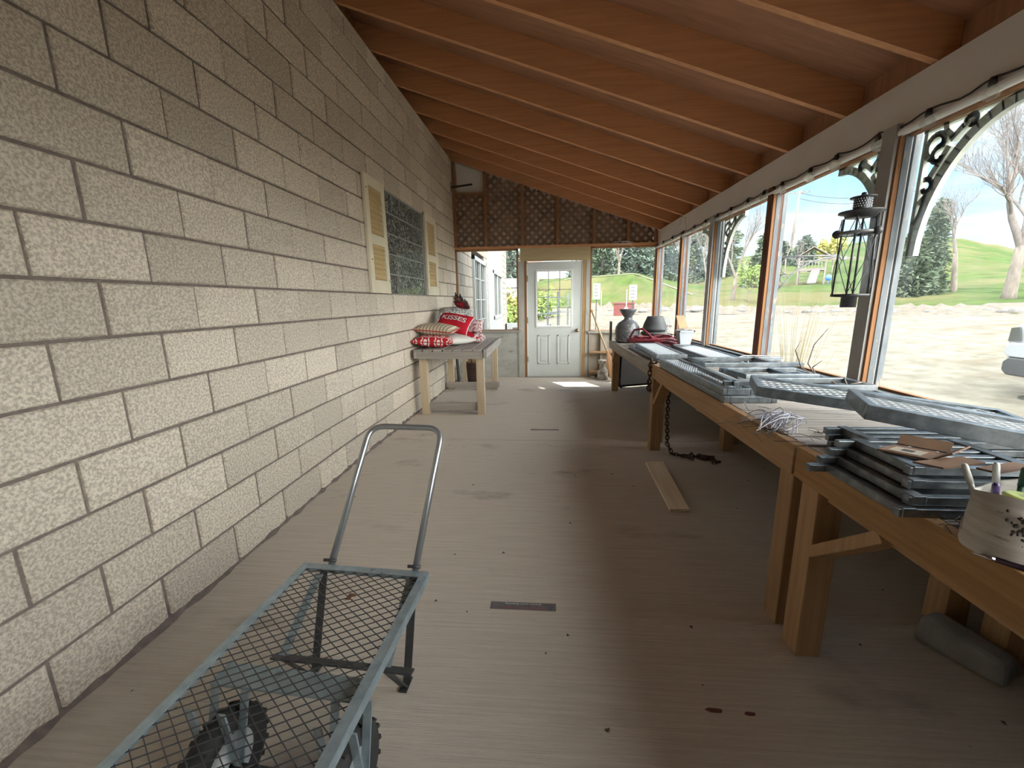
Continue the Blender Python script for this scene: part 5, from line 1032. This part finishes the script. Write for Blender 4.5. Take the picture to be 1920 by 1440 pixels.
q = MB(); q.lathe([(.0, 1.735), (.068, 1.735), (.072, 1.75), (.100, 1.758), (.098, 1.766), (.045, 1.775), (0, 1.776)], LC, 32); q.build('top_plate', M_lmet, o)
q = MB(); q.lathe([(.038, 1.776), (.038, 1.832)], LC, 28); cm = q.build('chimney', M_lmet, o)
q = MB()
for r_ in range(4):
    for k in range(22): a = 2*pi*(k+.5*(r_ % 2))/22; q.box(*[f for p in ((LC.x+.0385*cos(a)-.0012, LC.x+.0385*cos(a)+.0012), (LC.y+.0385*sin(a)-.0022, LC.y+.0385*sin(a)+.0022), (1.785+.012*r_, 1.791+.012*r_)) for f in p])
q.build('vent_holes', mat('painted_hole_light', (.55, .58, .66), .6), o)  # solid pale bits, daylight through the holes painted as colour
q = MB(); q.lathe([(0, 1.832), (.058, 1.832), (.056, 1.838), (.012, 1.846), (.01, 1.858), (0, 1.862)], LC, 28); q.build('cap', M_lmet, o)
q = MB(); q.tube([LC+V((.084*cos(t_*.3142), .084*sin(t_*.3142), 1.655)) for t_ in range(21)], .009, 6, cap=False); q.beam(LC+V((.08, .02, 1.655)), V((1.852, 2.50, 1.655)), .02, .03); q.build('holder_ring', mat('grey_holder', (.2, .2, .2), .5, metal=.4), o)
q = MB(); q.box(1.835, 1.85, 2.485, 2.545, 1.52, 1.78); q.build('back_plate', M_black, o)
for a in (2.7, -1.2): q = MB(); q.ball(LC+V((.092*cos(a), .092*sin(a), 1.655)), .022, 12, 8); q.build('round_boss', M_lmet, o)
# fretwork brackets in the corners of the posts
M_fret = mat('pale_green_fretwork', (.52, .55, .48), .7, (.46, .49, .42), (9, 9, 9))
def fret(yp, s, label, w_=.44, hgt=.60, zt=2.15):
    o = thing('scroll_bracket', (1.965, yp, zt), label, 'bracket'); X = 1.965
    def rib(q, pts, wd): 
        P3 = [V((X, yp+s*y, zt-z)) for y, z in pts]
        for a, c in zip(P3, P3[1:]):
            d = (c-a).normalized()*.004; q.beam(a-d, c+d, .028, wd, up=(0, -(c-a).z, (c-a).y))
    arc = [(w_*(1-sin(t_*pi/2/14)) if False else w_*(1-cos(pi/2*(1-t_/14)))*1.0+0.0, hgt*(1-sin(pi/2*(1-t_/14)))) for t_ in range(15)]
    arc = [(w_-(w_-.03)*sin(pi/2*t_/14), hgt-(hgt-.03)*cos(pi/2*t_/14)) for t_ in range(15)]
    q = MB(); rib(q, arc, .045); q.build('arch', M_fret, o)
    q = MB(); rib(q, [(.012, 0), (.012, hgt)], .02); rib(q, [(0, .012), (w_, .012)], .02); q.build('edge_strips', M_fret, o)
    def spiral(cy, cz, r0, r1, a0, a1, n=18): return [(cy+(r0+(r1-r0)*i/n)*cos(a0+(a1-a0)*i/n), cz+(r0+(r1-r0)*i/n)*sin(a0+(a1-a0)*i/n)) for i in range(n+1)]
    q = MB(); rib(q, spiral(.085, .095, .072, .018, radians(100), radians(430)), .028); rib(q, spiral(.10, .155, .05, .016, radians(300), radians(20)), .026); rib(q, spiral(.055, .29, .042, .014, radians(250), radians(520)), .024)
    rib(q, spiral(.24, .055, .034, .012, radians(200), radians(480)), .022); rib(q, [(.145, .13), (.10, .2), (.06, .26)], .03); rib(q, [(.15, .10), (.20, .06), (.26, .03)], .028); rib(q, [(.03, .36), (.06, .33), (.045, .42), (.02, .46)], .022); rib(q, [(.11, .0), (.12, .05), (.16, .09)], .026)
    q.build('scrollwork', M_fret, o); return o
fret(2.43, -1, 'pale scrolled corner bracket on the camera side of the grey post with the lantern', .46, .62); fret(2.60, 1, 'pale scrolled corner bracket on the far side of the grey post with the lantern')
fret(4.745, -1, 'pale scrolled corner bracket on the near side of the farther grey post'); fret(4.91, 1, 'pale scrolled corner bracket on the far side of the farther grey post')
# iron plant hook outside the dark mullion
M_iron = mat('grey_iron', (.12, .12, .125), .5); o = thing('plant_hook', (2.0, 3.70, 1.66), 'scrolled iron plant hook outside the dark mullion', 'plant hook'); X0_, Y0_, Z0_ = 2.0, 3.70, 1.655
def xz(pts): return [V((X0_+a, Y0_, Z0_+c)) for a, c in pts]
q = MB(); q.tube(xz([(0, .0), (.44, 0), (.47, -.01), (.485, -.035), (.51, -.035), (.52, -.01)]), .007, 6); q.build('arm', M_iron, o)
q = MB(); q.tube(xz([(0, -.27), (.06, -.2), (.14, -.11), (.24, -.05), (.34, -.02), (.44, -.005)]), .006, 6); q.build('brace', M_iron, o)
q = MB()
for cx_, cz_, r_ in ((.075, -.075, .068), (.16, -.04, .032), (.045, -.18, .032), (.28, -.02, .018)): q.tube(xz([(cx_+r_*cos(t_*.35), cz_+r_*sin(t_*.35)) for t_ in range(19)]), .004, 5, cap=False)
q.build('scrolls', M_iron, o); q = MB(); q.tube(xz([(0, .02), (0, -.29)]), .008, 6); q.build('back_bar', M_iron, o)
# ---------------- string lights along the beam
by = [1.75, 2.032, 2.317, 2.62, 2.943, 3.20, 3.54, 3.80, 4.08, 4.42, 4.72, 5.05, 5.4, 5.8, 6.25, 6.7]
o = thing('string_light', (1.865, 4, 2.2), 'string of clear round bulbs on a black cable along the white rail', 'string light'); q = MB(); pts = []
for a, c in zip([1.4]+by, by): 
    for i in range(6): s = i/6; pts.append(V((1.868, a+(c-a)*s, 2.205-.022*sin(pi*s)+random.uniform(-.004, .004))))
q.tube(pts+[V((1.868, by[-1], 2.2))], .0045, 6); q.build('cable', M_black, o)
M_bulb = glass('clear_bulb', haze=.22, tint=(.9, .9, .88), hazecol=(.9, .9, .85))
for i, y in enumerate(by):
    t_ = V((1.862, y, 2.198)); d = V((random.uniform(-.3, 0), random.uniform(-.5, -.1), -1)).normalized()
    q = MB(); q.tube([t_, t_+d*.032], [.012, .014], 10); q.build('socket', M_black, o)
    q = MB(); q.tube([t_+d*.032, t_+d*.04, t_+d*.05, t_+d*.064, t_+d*.078, t_+d*.088, t_+d*.092], [.009, .018, .026, .031, .026, .015, .002], 14); q.build('bulb', M_bulb, o)
q = MB(); b = V((1.27, 7.03, 2.235)); random.seed(2)
for k in range(3): q.tube([b+V((.14*cos(t_*.5+k)*(1-.2*k)+.05*k, 0-.004*k, .022*sin(t_*.5+k))) for t_ in range(13)], .0035, 5, cap=False)
q.tube([b+V((.1, 0, 0)), b+V((.25, 0, -.09)), b+V((.4, 0, -.14)), b+V((.53, -.01, -.12)), b+V((.6, -.02, -.09))], .003, 5, cap=False); tag(q.build('white_cord', M_pw, base=tuple(b)), 'knotted white cord hanging above the right far window', 'cord')
q = MB(); q.tube([(1.87, 6.0, 2.30), (1.868, 5.9, 2.40), (1.866, 5.75, 2.36), (1.868, 5.72, 2.22)], .003, 5, cap=False); tag(q.build('grey_cable', M_white, base=(1.868, 5.9, 2.3)), 'thin grey cable looped on the beam near its far end', 'cable')
# ---------------- garden cart
CU = V((.065, 1, 0)).normalized(); CS = V((CU.y, -CU.x, 0)); CZ = .36; F0 = V((-.662, 1.30, CZ)); CW, CLn = .495, 1.22; NL = F0-CS*CW/2-CU*CLn
M_cart = mat('blue_grey_galvanized', (.40, .49, .53), .4, (.28, .35, .39), (22, 22, 22), metal=.6, dirt=((.07, .06, .055), (9, 9, 9), .62, .72)); M_cdark = mat('dark_steel', (.06, .065, .07), .5, (.09, .09, .09), (20, 20, 20), metal=.5)
o = thing('garden_cart', (F0.x-.04, .7, 0), 'galvanized mesh deck garden cart with a tall loop handle', 'cart')
q = MB(); Uz = V((0, 0, 1))
def angle(q, a, c, inw):   # L-section edge iron
    q.beam(a+inw*.014, c+inw*.014, .028, .004); q.beam(a+inw*.002-Uz*.016, c+inw*.002-Uz*.016, .004, .034)
FL_, FR_, NR = F0-CS*CW/2, F0+CS*CW/2, F0+CS*CW/2-CU*CLn
angle(q, NL, FL_, CS); angle(q, NR, FR_, -CS); angle(q, FL_-Uz*.001+CS*.001, FR_-Uz*.001-CS*.001, -CU); angle(q, NL-Uz*.001, NR-Uz*.001, CU); q.build('deck_frame', M_cart, o)
q = MB(); diamond(q, NL+CS*.006+CU*.006-Uz*.006, CS, CU, CW-.012, CLn-.012, .047, .030, .0024, .002); q.build('expanded_mesh', M_cdark, o)
hb = [F0+CS*(-CW/2+.10), F0+CS*(CW/2-.06)]
hd = V((.035, .375, .445)); tl, tr = hb[0]+CU*.012-Uz*.02, hb[1]+CU*.012-Uz*.02; topz = hd
def corner(a, c, b_, r=.07, n=7):  # rounded bend a-c-b
    u1, u2 = (a-c).normalized(), (b_-c).normalized(); p0, p1 = c+u1*r, c+u2*r; return [(p0*(1-t_)**2+c*2*t_*(1-t_)+p1*t_*t_) for t_ in [i/n for i in range(n+1)]]
TL, TR = tl+hd, tr+hd; q = MB(); q.tube([tl]+corner(tl, TL, TR)+corner(TL, TR, tr)+[tr], .0132, 12); q.build('handle', mat('smooth_grey_tube', (.40, .43, .45), .3, metal=.8), o)
for p in (tl, tr): q = MB(); q.tube([p+CS*-.024+Uz*.03, p+CS*.024+Uz*.03], .006, 8); q.build('handle_bolt', M_cdark, o)
for s, p in ((-1, hb[0]-CS*.02), (1, hb[1]+CS*.0)):
    q = MB(); p = p-Uz*.02; ap = V((p.x, p.y, .006))-CU*.13; up2 = V((p.x, p.y, .20))-CU*.26
    q.beam(p, ap+CU*.012, .028, .005, up=tuple(CU)); q.beam(ap-CU*.012, up2, .028, .005, up=tuple(CU)); q.beam(ap-CU*.03-Uz*.002, ap+CU*.03-Uz*.002, .028, .006); q.build('v_leg', M_cdark, o)
    q = MB(); q.beam(up2, p-CU*.03, .03, .005, up=tuple(CU)); q.build('leg_brace', M_cart, o)
q = MB(); a = V((hb[0].x, hb[0].y, .205))-CU*.26-CS*.05; q.beam(a, a+CS*(CW-.02), .03, .006, up=(0, .3, 1)); q.build('cross_strap', M_cdark, o)
AX = F0-CU*.44
q = MB(); q.beam(V((AX.x, AX.y, CZ-.03))-CS*.2, V((AX.x, AX.y, CZ-.03))+CS*.235, .065, .008); q.build('axle_plate', M_cart, o)
q = MB(); q.tube([V((AX.x, AX.y, .135))-CU*.08-CS*.20, V((AX.x, AX.y, .135))-CU*.08+CS*.24], .009, 8); q.build('axle', M_cdark, o)
for s in (-.15, .20):
    wc = V((AX.x, AX.y, .135))-CU*.08+CS*s; rt = Matrix.Rotation(atan2(CS.y, CS.x), 3, 'Z') @ Matrix.Rotation(pi/2, 3, 'Y')
    q = MB(); q.lathe([(.078, -.022), (.10, -.034), (.125, -.026), (.134, -.010), (.134, .010), (.125, .026), (.10, .034), (.078, .022)], wc, 36, ax=rt)
    for k in range(40):
        a = 2*pi*k/40; e1 = rt @ V((cos(a), sin(a), 0)); t1 = rt @ V((-sin(a), cos(a), 0)); ax_ = rt @ V((0, 0, 1)); sg = 1 if k % 2 else -1; q.beam(wc+e1*.134+ax_*sg*.004, wc+e1*.129+ax_*sg*.028+t1*.006, .010, .007, up=tuple(e1))
    w_ = q.build('wheel_tyre', mat('tyre_rubber', (.03, .03, .03), .8), o)
    q = MB(); q.lathe([(.018, -.03), (.018, -.012), (.06, -.008), (.078, -.022), (.080, -.022), (.080, .022), (.078, .022), (.06, .008), (.018, .012), (.018, .03)], wc, 30, ax=rt); q.build('wheel_rim', mat('pale_rim', (.50, .53, .54), .5, metal=.3), o)
    for g_ in (-.045, .045):
        q = MB(); a = wc+CS*g_; q.beam(a-Uz*.02, V((a.x, a.y, CZ-.035))+CU*.06, .022, .005, up=tuple(CU)); q.beam(a-Uz*.02, V((a.x, a.y, CZ-.035))-CU*.02, .022, .005, up=tuple(CU)); q.build('wheel_fork', M_cart, o)
q = MB(); b = F0-CU*.16+CS*.03+Uz*.004; [q.add([b+V((random.uniform(-.02, .02), random.uniform(-.02, .02), random.uniform(0, .012))) for _ in range(3)], [(0, 1, 2)]) for _ in range(12)]; tag(q.build('dry_leaf', mat('dead_leaf', (.16, .08, .04), .9), base=tuple(b)), 'small crumpled brown leaf caught on the cart mesh', 'leaf')
q = MB(); b = V((-.93, .80, .02))
for k in range(7): a = random.uniform(0, 3); q.tube([b, b+V((cos(a)*.03, sin(a)*.03, .05)), b+V((cos(a)*.09, sin(a)*.09, .10))], .002, 4, cap=False)
tag(q.build('green_sprig', mat('fresh_green', (.22, .30, .08), .8), base=(-.93, .80, 0)), 'green grass sprig poking up beside the cart wheel', 'sprig')
# dry leaves and grit on the floor
random.seed(44); q = MB()
for _ in range(260):
    if random.random() < .5: x, y = random.gauss(-.9, .25), random.gauss(6.9, .15)
    else: x, y = random.uniform(-1.5, 1.8), random.uniform(.8, 6.8)
    if x < -1.45 or y > 7.0 or x > 1.85: continue
    s = random.uniform(.003, .011); a = random.uniform(0, 6.28); q.add([(x+s*cos(a), y+s*sin(a), .001), (x+s*cos(a+2), y+s*sin(a+2), .004), (x+s*cos(a+4), y+s*sin(a+4), .002)], [(0, 1, 2)])
tag(q.build('floor_grit', mat('dark_leaf_crumbs', (.10, .07, .05), .95)), 'dark leaf crumbs and grit scattered over the concrete', 'debris', kind='stuff')
